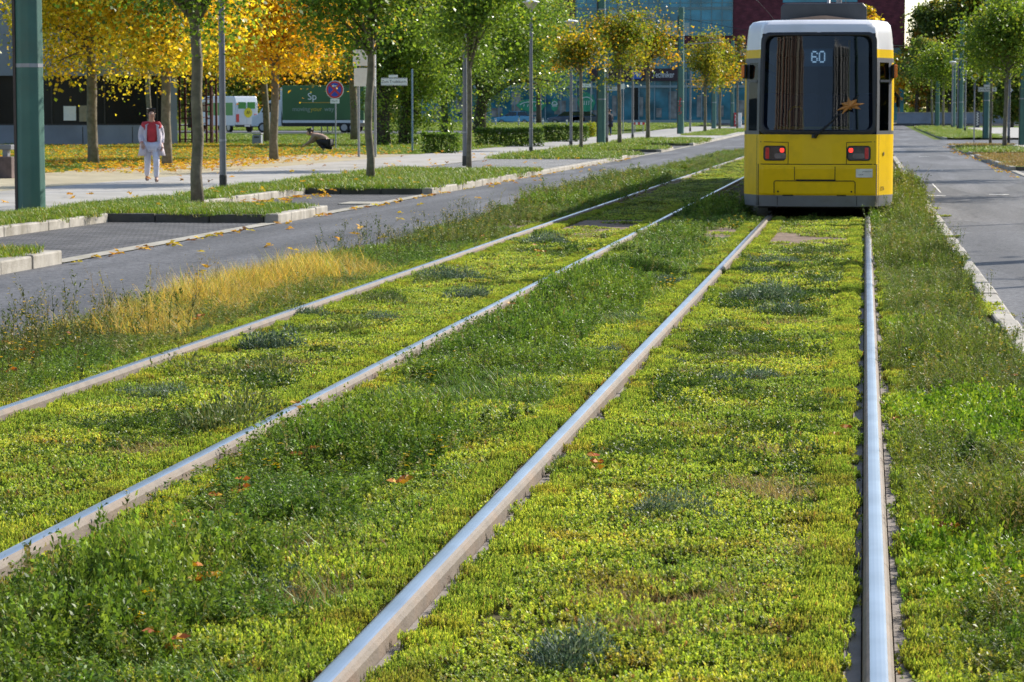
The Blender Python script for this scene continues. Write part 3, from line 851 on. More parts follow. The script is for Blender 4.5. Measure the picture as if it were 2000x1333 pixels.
# roof gear: dark faired box, tan lid, mast of the current collector
mb = MB()
mb.extr([(-0.62, 1.6, 3.05), (0.72, 1.6, 3.05), (0.72, 1.6, 3.30), (0.66, 1.6, 3.37), (-0.57, 1.6, 3.37), (-0.62, 1.6, 3.32)], (0, 3.2, 0))
mb.build('roof_box', M_roofbox, tram, bevel=0.02)
mb = MB().extr([(-0.48, 1.45, 3.06), (0.56, 1.45, 3.06), (0.56, 1.45, 3.11), (0.1, 1.45, 3.17), (0.0, 1.45, 3.17), (-0.48, 1.45, 3.12)], (0, 0.14, 0))
mb.build('roof_vent', mat('roof_vent_tan', (0.30, 0.20, 0.14), 0.6, dirt=(0.15, 0.1, 0.08), dirt_amt=0.6), tram, bevel=0.008)
mb = MB().tube([(0.24, 6, 3.1), (0.24, 6, 4.2)], 0.05, 8); mb.tube([(0.05, 6.2, 3.3), (0.05, 8.0, 4.4), (0.05, 6.4, 5.4)], 0.03, 6); mb.tube([(-0.7, 6.4, 5.42), (0.8, 6.4, 5.42)], 0.025, 6)
mb.build('current_collector', M_lamp, tram)

# the brown maple leaf on the wiper: flat star outline with thickness, folded along its midrib
lp = Vector((TX, TY, 0)) + wmap(0.49, 1.76, 0.085)
out = []
star = [(0, 1.0), (12, .55), (35, .9), (52, .5), (75, .95), (95, .45), (125, .75), (150, .35), (172, .35), (180, .5), (188, .35), (210, .35), (235, .75), (265, .45), (285, .95), (308, .5), (325, .9), (348, .55)]
for a, r_ in star:
    x, z = r_ * math.sin(R(a)), r_ * math.cos(R(a))
    out.append((x * 0.24, -0.05 + abs(z) * 0.05 + 0.03 * math.sin(a), z * 0.135 - abs(x) * 0.06))
mb = MB(); mb.v = out + [(0, -0.07, -0.01)] + [(p[0], p[1] + 0.004, p[2]) for p in out] + [(0, -0.066, -0.01)]
k_ = len(out)
mb.f = [(i, (i + 1) % k_, k_) for i in range(k_)] + [(k_ + 1 + (i + 1) % k_, k_ + 1 + i, 2 * k_ + 1) for i in range(k_)] + [(i, k_ + 1 + i, k_ + 1 + (i + 1) % k_, (i + 1) % k_) for i in range(k_)]
lf = mb.build('maple_leaf', mat('leaf_brown', (0.50, 0.21, 0.045), 0.6, var=0.35, scale=14), loc=lp)
lf.rotation_euler = (0, R(-14), 0)
tag(lf, 'big brown maple leaf caught on the wiper of the yellow tram', 'leaf')
# ================================================================== GROUND COVER
def scatter(name, label, cat, variants, P, rot, scl, seed=0):
    """one object: points carrying instances of a few plant meshes"""
    src = bpy.data.collections.new(name + '_kinds')
    for o in variants: src.objects.link(o)
    n = len(P)
    me = bpy.data.meshes.new(name)
    me.vertices.add(n); me.vertices.foreach_set('co', P.astype(np.float32).ravel())
    a = me.attributes.new('rot', 'FLOAT_VECTOR', 'POINT'); a.data.foreach_set('vector', rot.astype(np.float32).ravel())
    a = me.attributes.new('scl', 'FLOAT_VECTOR', 'POINT'); a.data.foreach_set('vector', scl.astype(np.float32).ravel())
    a = me.attributes.new('idx', 'INT', 'POINT'); a.data.foreach_set('value', np.random.default_rng(seed).integers(0, len(variants), n).astype(np.int32))
    o = bpy.data.objects.new(name, me); COL.objects.link(o)
    ng = bpy.data.node_groups.new(name + '_nodes', 'GeometryNodeTree')
    ng.interface.new_socket('Geometry', in_out='INPUT', socket_type='NodeSocketGeometry')
    ng.interface.new_socket('Geometry', in_out='OUTPUT', socket_type='NodeSocketGeometry')
    gi, go = ng.nodes.new('NodeGroupInput'), ng.nodes.new('NodeGroupOutput')
    ci = ng.nodes.new('GeometryNodeCollectionInfo'); ci.inputs['Collection'].default_value = src
    ci.inputs['Separate Children'].default_value = True; ci.inputs['Reset Children'].default_value = True
    ip = ng.nodes.new('GeometryNodeInstanceOnPoints'); ip.inputs['Pick Instance'].default_value = True
    def attr(nm, t):
        q = ng.nodes.new('GeometryNodeInputNamedAttribute'); q.data_type = t; q.inputs['Name'].default_value = nm
        return [s for s in q.outputs if s.enabled and s.name == 'Attribute'][0]
    ng.links.new(gi.outputs[0], ip.inputs['Points'])
    ng.links.new(ci.outputs[0], ip.inputs['Instance'])
    ng.links.new(attr('idx', 'INT'), ip.inputs['Instance Index'])
    ng.links.new(attr('rot', 'FLOAT_VECTOR'), ip.inputs['Rotation'])
    ng.links.new(attr('scl', 'FLOAT_VECTOR'), ip.inputs['Scale'])
    ng.links.new(ip.outputs[0], go.inputs[0])
    o.modifiers.new('scatter', 'NODES').node_group = ng
    return tag(o, label, cat, kind='stuff')

def infov(X, Y, margin=1.0):
    """rough test that a ground point is near the photographed wedge"""
    return (X > -0.345 * Y - margin) & (X < 0.066 * Y + margin) & (Y > 6.2)

def field(x0, x1, y0, y1, s0, dens=None, grow=26.0, smax=2.4, zf=None, seed=0, margin=1.0):
    """jittered points whose spacing grows with distance; dens(x, y) in 0..1 thins them"""
    g = np.random.default_rng(seed)
    Xs, Ys, Sc = [], [], []
    y = y0
    while y < y1:
        k = min(smax, max(1.0, y / grow)); s = s0 * k
        xs = np.arange(x0 + s / 2 * g.random(), x1, s)
        X = xs + g.uniform(-0.5, 0.5, len(xs)) * s; Y = y + g.uniform(-0.5, 0.5, len(xs)) * s
        Xs.append(X); Ys.append(Y); Sc.append(np.full(len(xs), k))
        y += s
    X, Y, K = np.concatenate(Xs), np.concatenate(Ys), np.concatenate(Sc)
    keep = infov(X, Y, margin) & (X > x0) & (X < x1)
    if dens is not None: keep &= g.random(len(X)) < dens(X, Y)
    return X[keep], Y[keep], K[keep]

def inst(X, Y, K, z=0.0, smin=0.8, smx=1.25, tilt=0.0, kz=0.5, seed=0, hfac=None):
    g = np.random.default_rng(seed + 77)
    n = len(X)
    P = np.stack([X, Y, terr(Y) + z], 1)
    rot = np.stack([g.normal(0, tilt, n), g.normal(0, tilt, n), g.uniform(0, 6.283, n)], 1)
    s = g.uniform(smin, smx, n)
    h = np.ones(n) if hfac is None else hfac(X, Y)
    scl = np.stack([s * K, s * K, s * (1 + (K - 1) * kz) * h], 1)
    return P, rot, scl

def mkobj(nm_, name, m):
    return nm_.build(name, m, link=False)

F_sedum = foliage('sedum_leaf', 0.45, 0.50, 0.30, tint=((0.62, 0.74, 0.75), (1.1, 1.08, 0.95)), scale=1.3, tcol=(1.0, 1.0, 0.5), tint2=(0.92, 0.72, 0.85), scale2=2.9)
F_weed = foliage('weed_leaf', 0.45, 0.42, 0.26, tint=((0.75, 0.85, 0.8), (1.25, 1.15, 0.95)), scale=1.6, tcol=(1.0, 1.0, 0.55))
F_grass = foliage('grass_blade', 0.45, 0.4, 0.4, tint=((0.85, 0.95, 0.9), (1.25, 1.1, 0.9)), scale=0.9)
F_gold = foliage('golden_blade', 0.5, 0.5, 0.3, tint=((0.9, 0.85, 0.8), (1.15, 1.15, 1.1)), scale=2.0, tcol=(1, 0.95, 0.6))
F_tuft = foliage('tuft_leaf', 0.55, 0.25, 0.4, tint=((0.85, 0.9, 0.95), (1.15, 1.1, 1.05)), scale=3)
F_leaf = foliage('fallen_leaf', 0.55, 0.35, 0.3, tint=((0.85, 0.85, 0.85), (1.15, 1.1, 1.1)), scale=2, tcol=(1, 0.9, 0.5))

SED = [(0.48, 0.54, 0.095), (0.33, 0.42, 0.080), (0.115, 0.175, 0.04), (0.60, 0.61, 0.16), (0.38, 0.22, 0.12)]
def sedum_tile(k):
    """sprigs of stacked fat little leaves with gaps between them"""
    nm_ = NM()
    n = 250
    r_ = 0.175 * np.sqrt(rng.random(n)); a = rng.random(n) * 6.283
    x, y = r_ * np.cos(a), r_ * np.sin(a)
    h = 0.002 + 0.024 * fbm(x * 14 + 3 * k, y * 14, k) + rng.uniform(0, 0.010, n)
    pc = fbm(x * 9 + 17 * k, y * 9, 50 + k)
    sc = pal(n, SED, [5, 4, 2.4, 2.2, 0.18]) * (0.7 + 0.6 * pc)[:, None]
    m_ = 11
    la, ll = rng.random(n) * 6.283, np.abs(rng.normal(0, 0.55, n))
    hd = np.stack([np.cos(la) * np.sin(ll), np.sin(la) * np.sin(ll), np.cos(ll)], 1)
    sl_ = rng.uniform(0.014, 0.030, n)
    t = np.tile(np.linspace(0.15, 1.0, m_)[None, :], (n, 1)) + rng.normal(0, 0.04, (n, m_))
    b = (np.stack([x, y, h], 1)[:, None, :] + hd[:, None, :] * (t * sl_[:, None])[..., None]).reshape(-1, 3)
    az = rng.random(n)[:, None] * 6.283 + np.arange(m_)[None, :] * 2.4 + rng.normal(0, 0.2, (n, m_))
    ti = 1.35 - 0.95 * t + rng.normal(0, 0.15, (n, m_))
    d = (np.stack([np.cos(az) * np.sin(ti), np.sin(az) * np.sin(ti), np.cos(ti)], -1) + hd[:, None, :] * 0.35).reshape(-1, 3)
    L = rng.uniform(0.008, 0.014, n * m_); W = L * rng.uniform(0.26, 0.38, n * m_)
    up = np.stack([-d[:, 0] * 0.5, -d[:, 1] * 0.5, np.ones(len(d))], 1) + rng.normal(0, 0.25, (len(d), 3))
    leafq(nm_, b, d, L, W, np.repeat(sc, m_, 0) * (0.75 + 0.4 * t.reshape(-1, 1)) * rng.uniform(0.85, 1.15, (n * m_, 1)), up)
    bs = np.stack([x, y, np.zeros(n)], 1)
    blades(nm_, bs, la, ll * 0.5, h + 0.008, np.full(n, 0.002), pal(n, [(0.12, 0.10, 0.035), (0.10, 0.13, 0.03)], [1, 1]), 0.0)
    return mkobj(nm_, 'sedum_tile', F_sedum)

WEED = [(0.12, 0.205, 0.035), (0.17, 0.27, 0.05), (0.23, 0.33, 0.065), (0.06, 0.11, 0.025), (0.32, 0.31, 0.14)]
def weed_tile(k, hmin=0.05, hmax=0.16, stems=26, rad=0.13, cols=WEED, wts=(4, 4, 2.5, 2, 0.6), lw=0.26, ll=(0.010, 0.024), grass=16):
    nm_ = NM()
    r_ = rad * np.sqrt(rng.random(stems)); a = rng.random(stems) * 6.283
    hs = rng.uniform(hmin, hmax, stems)
    x, y = r_ * np.cos(a), r_ * np.sin(a)
    lean_ = rng.uniform(0.0, 0.45, stems); laz = a + rng.normal(0, 1.0, stems)
    sc = pal(stems, cols, wts)
    blades(nm_, np.stack([x, y, np.zeros(stems)], 1), laz, lean_, hs * 1.05, np.full(stems, 0.0013), sc * 0.9 + 0.01, 0.1)
    B, D, Lq, C = [], [], [], []
    for i in range(stems):
        m_ = int(12 + hs[i] * 150)
        t = rng.uniform(0.15, 1.05, m_)
        hd = np.array([math.cos(laz[i]) * math.sin(lean_[i]), math.sin(laz[i]) * math.sin(lean_[i]), math.cos(lean_[i])])
        B.append(np.array([x[i], y[i], 0]) + hd * (t * hs[i])[:, None] + rng.normal(0, 0.006, (m_, 3)))
        az = rng.random(m_) * 6.283; ti = rng.uniform(0.4, 1.5, m_)
        D.append(np.stack([np.cos(az) * np.sin(ti), np.sin(az) * np.sin(ti), np.cos(ti)], 1))
        Lq.append(rng.uniform(ll[0], ll[1], m_) * (1.25 - 0.4 * t))
        C.append(np.repeat(sc[i:i + 1], m_, 0) * rng.uniform(0.75, 1.25, (m_, 1)))
    B, D, Lq, C = map(np.concatenate, (B, D, Lq, C))
    leafq(nm_, B, D, Lq, Lq * lw, C)
    if grass:
        g = grass
        r2 = rad * np.sqrt(rng.random(g)); a2 = rng.random(g) * 6.283
        blades(nm_, np.stack([r2 * np.cos(a2), r2 * np.sin(a2), np.zeros(g)], 1), rng.random(g) * 6.283, rng.uniform(0, 0.5, g), rng.uniform(hmin, hmax * 1.25, g), rng.uniform(0.0012, 0.0024, g), pal(g, [(0.09, 0.17, 0.025), (0.15, 0.22, 0.04), (0.28, 0.24, 0.10)], [3, 2, 0.8]), 0.5)
    return mkobj(nm_, 'weed_tile', F_weed)

def tall_plant(k, h0, h1, cols, flower=None, nst=4, spread=0.10, leafy=26, nfl=6, fsize=0.012):
    nm_ = NM()
    B, D, Lq, C = [], [], [], []
    for i in range(nst):
        h = rng.uniform(h0, h1); a = rng.random() * 6.283; ln = rng.uniform(0.02, 0.4)
        p = np.array([rng.normal(0, spread), rng.normal(0, spread), 0])
        c = pal(1, cols, [1] * len(cols))
        segs = [(p, a, ln, h, 0.0021)]
        for q in range(rng.integers(3, 8)):
            t = rng.uniform(0.3, 0.9)
            hd = np.array([math.cos(a) * math.sin(ln), math.sin(a) * math.sin(ln), math.cos(ln)])
            segs.append((p + hd * h * t, rng.random() * 6.283, rng.uniform(0.3, 0.9), h * rng.uniform(0.15, 0.4), 0.0014))
        for (bp, az, le, ln_, wd) in segs:
            for rot90 in (0, 1.57):
                blades(nm_, np.array([bp]), np.array([az + rot90 * 0 ]), np.array([le]), [ln_], [wd], c * 0.9, 0.12)
            hd = np.array([math.cos(az) * math.sin(le), math.sin(az) * math.sin(le), math.cos(le)])
            m_ = max(3, int(leafy * ln_ / h))
            t = rng.uniform(0.05, 1.0, m_)
            B.append(bp + hd * (t * ln_)[:, None]); z2 = rng.random(m_) * 6.283; ti = rng.uniform(0.3, 1.2, m_)
            D.append(np.stack([np.cos(z2) * np.sin(ti), np.sin(z2) * np.sin(ti), np.cos(ti)], 1))
            Lq.append(rng.uniform(0.012, 0.035, m_) * (1.2 - 0.6 * t)); C.append(np.repeat(c, m_, 0) * rng.uniform(0.8, 1.2, (m_, 1)))
            if flower and rng.random() < nfl / 8.0:
                e = bp + hd * ln_ * 0.98
                az5 = np.arange(6) * 1.047 + rng.random()
                leafq(nm_, np.repeat(e[None], 6, 0), np.stack([np.cos(az5), np.sin(az5), np.full(6, 0.35)], 1), np.full(6, fsize), np.full(6, fsize * 0.4), np.repeat(np.array([flower]), 6, 0), np.tile([[0, 0, 1.0]], (6, 1)))
    B, D, Lq, C = map(np.concatenate, (B, D, Lq, C))
    leafq(nm_, B, D, Lq, Lq * 0.18, C)
    return mkobj(nm_, 'tall_weed_kind', F_weed)

def grass_tile(k, n, rad, l0, l1, w0, w1, cols, wts, m, lmax=0.7, bend=0.5):
    nm_ = NM()
    r_ = rad * np.sqrt(rng.random(n)); a = rng.random(n) * 6.283
    blades(nm_, np.stack([r_ * np.cos(a), r_ * np.sin(a), np.zeros(n)], 1), rng.random(n) * 6.283, rng.uniform(0, lmax, n), rng.uniform(l0, l1, n), rng.uniform(w0, w1, n), pal(n, cols, wts), bend)
    return mkobj(nm_, 'grass_kind', m)

print('veg kinds')
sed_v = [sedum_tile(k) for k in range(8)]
weed_v = [weed_tile(k) for k in range(6)]
weed_low = [weed_tile(k + 10, 0.025, 0.075, stems=34, grass=6, cols=[(0.15, 0.27, 0.03), (0.22, 0.35, 0.04), (0.33, 0.42, 0.06)], wts=(3, 3, 2)) for k in range(4)]
weed_ol = [weed_tile(k + 20, 0.06, 0.24, stems=20, cols=[(0.15, 0.21, 0.045), (0.22, 0.28, 0.065), (0.30, 0.26, 0.12), (0.09, 0.14, 0.03)], wts=(3, 3, 0.9, 2), lw=0.18, grass=20, ll=(0.010, 0.028)) for k in range(5)]
weed_dk = [weed_tile(k + 40, 0.03, 0.09, stems=30, grass=8, cols=[(0.09, 0.155, 0.03), (0.14, 0.21, 0.045), (0.055, 0.095, 0.022)], wts=(3, 2, 2)) for k in range(4)]
gold_v = [grass_tile(k, 34 + 12 * k, 0.13, 0.10, 0.40, 0.0015, 0.0036, [(0.72, 0.55, 0.15), (0.58, 0.37, 0.09), (0.52, 0.48, 0.12), (0.22, 0.29, 0.05)], [4, 2.0, 2, 2.0], F_gold, 0.75, 0.4) for k in range(5)]
tan_v = [grass_tile(k, 120, 0.14, 0.03, 0.10, 0.0009, 0.0018, [(0.42, 0.33, 0.17), (0.34, 0.22, 0.12), (0.25, 0.24, 0.08)], [3, 1.5, 1], F_gold, 1.3, 0.5) for k in range(4)]
gr_v = [grass_tile(k, 80, 0.12, 0.05, 0.14, 0.0013, 0.0026, [(0.14, 0.26, 0.03), (0.21, 0.34, 0.045), (0.08, 0.15, 0.02), (0.38, 0.36, 0.12)], [4, 4, 2, 1.0], F_grass, 0.8, 0.6) for k in range(5)]
lawn_v = [grass_tile(k, 260, 0.30, 0.04, 0.11, 0.003, 0.006, [(0.16, 0.26, 0.025), (0.22, 0.33, 0.04), (0.10, 0.16, 0.02), (0.38, 0.33, 0.11)], [4, 4, 2, 1.3], F_grass, 0.9, 0.6) for k in range(4)]
tall_v = [tall_plant(k, 0.25, 0.5, [(0.10, 0.14, 0.05), (0.14, 0.15, 0.07), (0.09, 0.13, 0.035)], (0.75, 0.52, 0.01), nfl=3, fsize=0.013) for k in range(5)]
dry_v = [tall_plant(k, 0.25, 0.55, [(0.30, 0.24, 0.15), (0.36, 0.30, 0.20)], None, leafy=14, nst=5) for k in range(3)]
flow_v = [tall_plant(k, 0.10, 0.22, [(0.08, 0.15, 0.03)], (0.80, 0.58, 0.01), nst=5, spread=0.06, nfl=4, fsize=0.016) for k in range(3)]
wfl_v = [tall_plant(k, 0.08, 0.16, [(0.10, 0.16, 0.05)], (0.75, 0.76, 0.72), nst=6, spread=0.05, nfl=5, fsize=0.009) for k in range(2)]

def not_rail(X, Y, m_=0.13):
    k = np.ones(len(X), bool)
    for x in RX: k &= np.abs(X - x) > m_
    return k
def in_patch(X, Y):
    e = 1.3 * (fbm(X * 2.2, Y * 0.9, 31) - 0.5); ex = 0.3 * (fbm(X * 1.5 + 9, Y * 1.3, 32) - 0.5)
    p = np.zeros(len(X), bool)
    for x0, x1, y0, y1 in ((-4.4, -3.05, 33.8, 39.0), (-2.9, -1.54, 33.4, 36.4), (-1.36, -0.08, 31.2, 36.6), (-5.3, -4.58, 34.4, 38.8)):
        p |= (X > x0 + np.maximum(ex, 0)) & (X < x1 + np.minimum(ex, 0)) & (Y > y0 + e) & (Y < y1 + e)
    return p
tp = [(560, 1085, 0.35), (640, 1090, 0.3), (590, 1190, 0.3), (500, 1200, 0.2), (1240, 1175, 0.22), (1520, 975, 0.22), (1420, 850, 0.22), (1560, 985, 0.15), (850, 850, 0.2), (1740, 520, 0.3), (1450, 705, 0.15), (560, 1010, .2), (1800, 590, .25), (1300, 745, .3), (1560, 640, .3), (1380, 1190, .25), (1250, 1250, .2), (560, 720, .3), (250, 900, .3), (700, 690, .2), (1620, 1100, .2), (1480, 900, .25), (900, 545, .4), (1150, 470, .4)]
def tan_at(X, Y):
    t = np.zeros(len(X))
    for x, y, r_ in tp:
        p = G(x, y); t = np.maximum(t, np.exp(-((X - p.x) / (r_ * 0.6)) ** 2 - ((Y - p.y) / (r_ * 0.9)) ** 2))
    return t
def sed_keep(X, Y):
    d = np.where(not_rail(X, Y, 0.20), 1.0, 0.0)
    n_ = fbm(X * 1.4, Y * 1.1, 5)
    d = np.where(in_patch(X, Y), 0.9 * (fbm(X * 2.2, Y * 1.5, 64) > 0.57), d)
    d = d * np.where(fbm(X * 3.1, Y * 2.2, 6) < 0.34, 0.25, 1) * (1 - 0.9 * (tan_at(X, Y) * (0.6 + 0.8 * fbm(X * 6, Y * 5, 7)) > 0.40))
    return d
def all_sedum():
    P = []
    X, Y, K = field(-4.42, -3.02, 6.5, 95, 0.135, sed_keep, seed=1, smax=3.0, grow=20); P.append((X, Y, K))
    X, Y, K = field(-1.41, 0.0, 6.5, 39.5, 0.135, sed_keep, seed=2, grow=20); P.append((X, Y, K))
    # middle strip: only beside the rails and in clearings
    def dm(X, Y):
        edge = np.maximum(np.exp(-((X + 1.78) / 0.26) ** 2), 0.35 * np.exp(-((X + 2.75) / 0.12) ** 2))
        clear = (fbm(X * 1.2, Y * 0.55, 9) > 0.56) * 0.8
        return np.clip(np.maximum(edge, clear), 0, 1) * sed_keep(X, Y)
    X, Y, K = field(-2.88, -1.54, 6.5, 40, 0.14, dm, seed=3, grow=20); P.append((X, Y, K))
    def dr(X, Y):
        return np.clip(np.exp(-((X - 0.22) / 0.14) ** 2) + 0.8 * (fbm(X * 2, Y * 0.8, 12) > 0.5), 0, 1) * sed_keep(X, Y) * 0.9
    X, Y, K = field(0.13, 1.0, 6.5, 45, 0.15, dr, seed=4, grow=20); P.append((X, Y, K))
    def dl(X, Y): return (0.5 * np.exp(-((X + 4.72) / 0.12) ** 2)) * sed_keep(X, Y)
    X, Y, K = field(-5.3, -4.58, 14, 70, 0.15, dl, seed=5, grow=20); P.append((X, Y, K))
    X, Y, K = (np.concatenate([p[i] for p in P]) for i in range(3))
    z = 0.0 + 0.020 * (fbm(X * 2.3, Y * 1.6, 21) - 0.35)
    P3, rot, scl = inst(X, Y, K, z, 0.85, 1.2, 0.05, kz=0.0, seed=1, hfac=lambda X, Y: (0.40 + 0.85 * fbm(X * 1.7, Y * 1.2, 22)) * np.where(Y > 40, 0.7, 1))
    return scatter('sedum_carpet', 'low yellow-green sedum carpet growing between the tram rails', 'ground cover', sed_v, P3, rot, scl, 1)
all_sedum()

# ragged sedum fringe creeping over the rail bed
Xf, Yf, Kf = [], [], []
g = np.random.default_rng(41)
for x in RX:
    for s in (-1, 1):
        Y = np.arange(6.5, 45, 0.045) + g.normal(0, 0.02, len(np.arange(6.5, 45, 0.045)))
        off = 0.085 + 0.075 * fbm(Y * 1.9, Y * 0 + x * 7 + s, 61) + g.normal(0, 0.014, len(Y))
        k = off < 0.155
        Xf.append(x + s * (off[k] + 0.05)); Yf.append(Y[k]); Kf.append(np.full(k.sum(), 0.42))
X, Y, K = np.concatenate(Xf), np.concatenate(Yf), np.concatenate(Kf)
k = infov(X, Y) & ~((X > -5) & (Y > 39.5) & (X > -2))
P3, rot, scl = inst(X[k], Y[k], K[k], 0.012, 0.8, 1.3, 0.12, kz=0.2, seed=9)
scatter('sedum_fringe', 'sedum sprigs creeping over the concrete beside the rails', 'ground cover', sed_v, P3, rot, scl, 2)

# darker low weeds breaking up the sedum
def dbrk(X, Y): return 0.9 * (fbm(X * 1.9, Y * 1.1, 46) > 0.60) * not_rail(X, Y, 0.24) * (~in_patch(X, Y))
Xa, Ya, Ka = field(-4.4, -3.05, 6.5, 33, 0.12, dbrk, seed=61, grow=20)
Xb, Yb, Kb = field(-1.38, -0.03, 6.5, 39, 0.12, dbrk, seed=62, grow=20)
X, Y, K = np.r_[Xa, Xb], np.r_[Ya, Yb], np.r_[Ka, Kb]
P3, rot, scl = inst(X, Y, K, 0.0, 0.7, 1.2, 0.12, kz=0.1, seed=61, hfac=lambda X, Y: 0.35 + 0.9 * fbm(X * 2.2, Y * 1.4, 47))
scatter('weed_growth', 'small dark weeds dotted through the sedum of both tracks', 'weeds', weed_dk, P3, rot, scl, 16)

# weeds of the middle strip
def dmid(X, Y):
    c = np.exp(-((X + 2.33) / 0.40) ** 2)
    b = fbm(X * 1.2, Y * 0.55, 9)
    near = np.where(Y < 9.0, 0.6, 1.0)
    return np.clip(c * 1.3 * np.clip((0.66 - b) * 7, 0.12, 1), 0, 1) * not_rail(X, Y, 0.19) * np.where(in_patch(X, Y), 0.05, 1) * near * (X > -2.78)
X, Y, K = field(-2.86, -1.62, 6.5, 41, 0.082, dmid, seed=11, grow=24)
P3, rot, scl = inst(X, Y, K, 0.0, 0.75, 1.25, 0.10, seed=11, hfac=lambda X, Y: np.clip(-0.35 + 2.6 * fbm(X * 1.3, Y * 0.75, 33) ** 1.3, 0.22, 1.6) * np.clip(1.2 - 1.1 * np.abs(X + 2.3), 0.4, 1.15))
scatter('weed_growth', 'dense dark green weeds between the two tram tracks', 'weeds', weed_v, P3, rot, scl, 3)
X, Y, K = field(-2.86, -1.60, 6.5, 41, 0.10, lambda X, Y: 0.28 * (fbm(X * 1.5, Y * 0.8, 15) > 0.5) * not_rail(X, Y, 0.2) * np.where(in_patch(X, Y), 0.1, 1), seed=12, grow=22)
P3, rot, scl = inst(X, Y, K, 0.0, 0.7, 1.2, 0.1, seed=12)
scatter('grass_growth', 'green grass blades among the weeds between the tracks', 'grass', gr_v, P3, rot, scl, 4)

# right margin
def dright(X, Y): return np.clip(0.35 + 0.9 * fbm(X * 2, Y * 0.7, 17), 0, 1) * (X > 0.24) * np.where(X < 0.3, 0.5, 1) * np.where(fbm(X * 1.4, Y * 0.55, 27) > 0.37, 1, 0.15) * np.where(((Y > 29) & (Y < 47)) | ((Y > 18.5) & (Y < 24)), X < 0.84, X < 0.97)
X, Y, K = field(0.2, 0.96, 6.5, 62, 0.085, dright, seed=13, grow=24)
k = fbm(X * 1.6, Y * 0.8, 18) > np.where(Y > 19, 0.36, 0.44)
P3, rot, scl = inst(X[k], Y[k], K[k], 0, 0.6, 1.1, 0.12, seed=13, hfac=lambda X, Y: np.clip(-0.25 + 2.2 * fbm(X * 1.9, Y * 0.9, 34) ** 1.25, 0.22, 1.3) * np.where(Y > 33, 1.3, 1))
scatter('weed_growth', 'olive green weeds between the right rail and the kerb', 'weeds', weed_ol, P3, rot, scl, 5)
P3, rot, scl = inst(X[~k], Y[~k], K[~k], 0, 0.8, 1.3, 0.12, seed=14, hfac=lambda X, Y: 0.5 + 1.6 * fbm(X * 2.1, Y * 1.1, 37))
scatter('weed_growth', 'low bright green weeds beside the right rail', 'weeds', weed_low, P3, rot, scl, 6)

# left margin
GOLD = lambda X, Y: np.exp(-((Y - 21.9) / 3.1) ** 2) * np.exp(-((X + 5.25) / 0.50) ** 4)
def dleft(X, Y): return np.clip(0.5 + 0.8 * fbm(X * 1.6, Y * 0.5, 19), 0, 1) * (1 - 0.62 * np.clip(GOLD(X, Y), 0, 1)) * (X < -4.68) * np.where(in_patch(X, Y), 0.1, 1)
X, Y, K = field(-5.75, -4.68, 13, 110, 0.09, dleft, seed=15, grow=26, smax=2.5)
P3, rot, scl = inst(X, Y, K, 0, 0.8, 1.3, 0.12, seed=15, hfac=lambda X, Y: (0.15 + 0.95 * fbm(X * 1.6, Y * 0.5, 35) ** 1.2) * np.where((Y > 43) & (Y < 60), 1.5, np.where(Y > 60, 0.6, 0.85)))
k = fbm(X * 1.1, Y * 0.4, 44) > 0.5
scatter('weed_growth', 'olive weeds along the outer left rail beside the road', 'weeds', weed_ol, P3[k], rot[k], scl[k], 7)
scatter('weed_growth', 'leafy green weeds along the outer left rail beside the road', 'weeds', weed_v, P3[~k], rot[~k], scl[~k], 8)
X, Y, K = field(-5.8, -4.62, 17.5, 26.5, 0.062, lambda X, Y: np.clip(GOLD(X, Y) * (2.6 * fbm(X * 2.6, Y * 1.1, 51) - 0.55), 0, 0.9), seed=16)
P3, rot, scl = inst(X, Y, K, 0, 0.75, 1.15, 0.1, seed=16, hfac=lambda X, Y: 0.85 * np.clip(0.25 + 0.95 * (-X - 4.6), 0.25, 1.0) * (0.45 + 0.95 * fbm(X * 2.5, Y * 1.2, 52)))
scatter('golden_grass', 'patch of golden dry grass beside the outer left rail', 'grass', gold_v, P3, rot, scl, 9)
X, Y, K = field(-5.8, -4.75, 13, 60, 0.24, lambda X, Y: 0.55 * (fbm(X * 2, Y * 0.6, 23) > 0.46) * (GOLD(X, Y) < 0.3), seed=17)
P3, rot, scl = inst(X, Y, np.ones(len(X)), 0, 0.6, 1.1, 0.12, seed=17)
scatter('tall_weeds', 'tall thin stalks with yellow flowers beside the left road', 'weeds', tall_v, P3, rot, scl, 10)
X, Y, K = field(-5.85, -5.2, 13, 60, 0.3, lambda X, Y: 0.5 * (fbm(X * 2, Y * 0.6, 24) > 0.5), seed=18)
P3, rot, scl = inst(X, Y, np.ones(len(X)), 0, 0.5, 0.95, 0.15, seed=18)
scatter('dry_stalks', 'dry pale seed stalks at the edge of the left road', 'weeds', dry_v, P3, rot, scl, 11)
X, Y, K = field(0.7, 1.1, 9, 42, 0.28, lambda X, Y: 0.6 * (fbm(X * 2, Y * 0.7, 25) > 0.45), seed=19)
P3, rot, scl = inst(X, Y, np.ones(len(X)), 0, 0.4, 0.8, 0.15, seed=19)
scatter('tall_weeds', 'thin flowering stalks along the right kerb', 'weeds', tall_v, P3, rot, scl, 12)
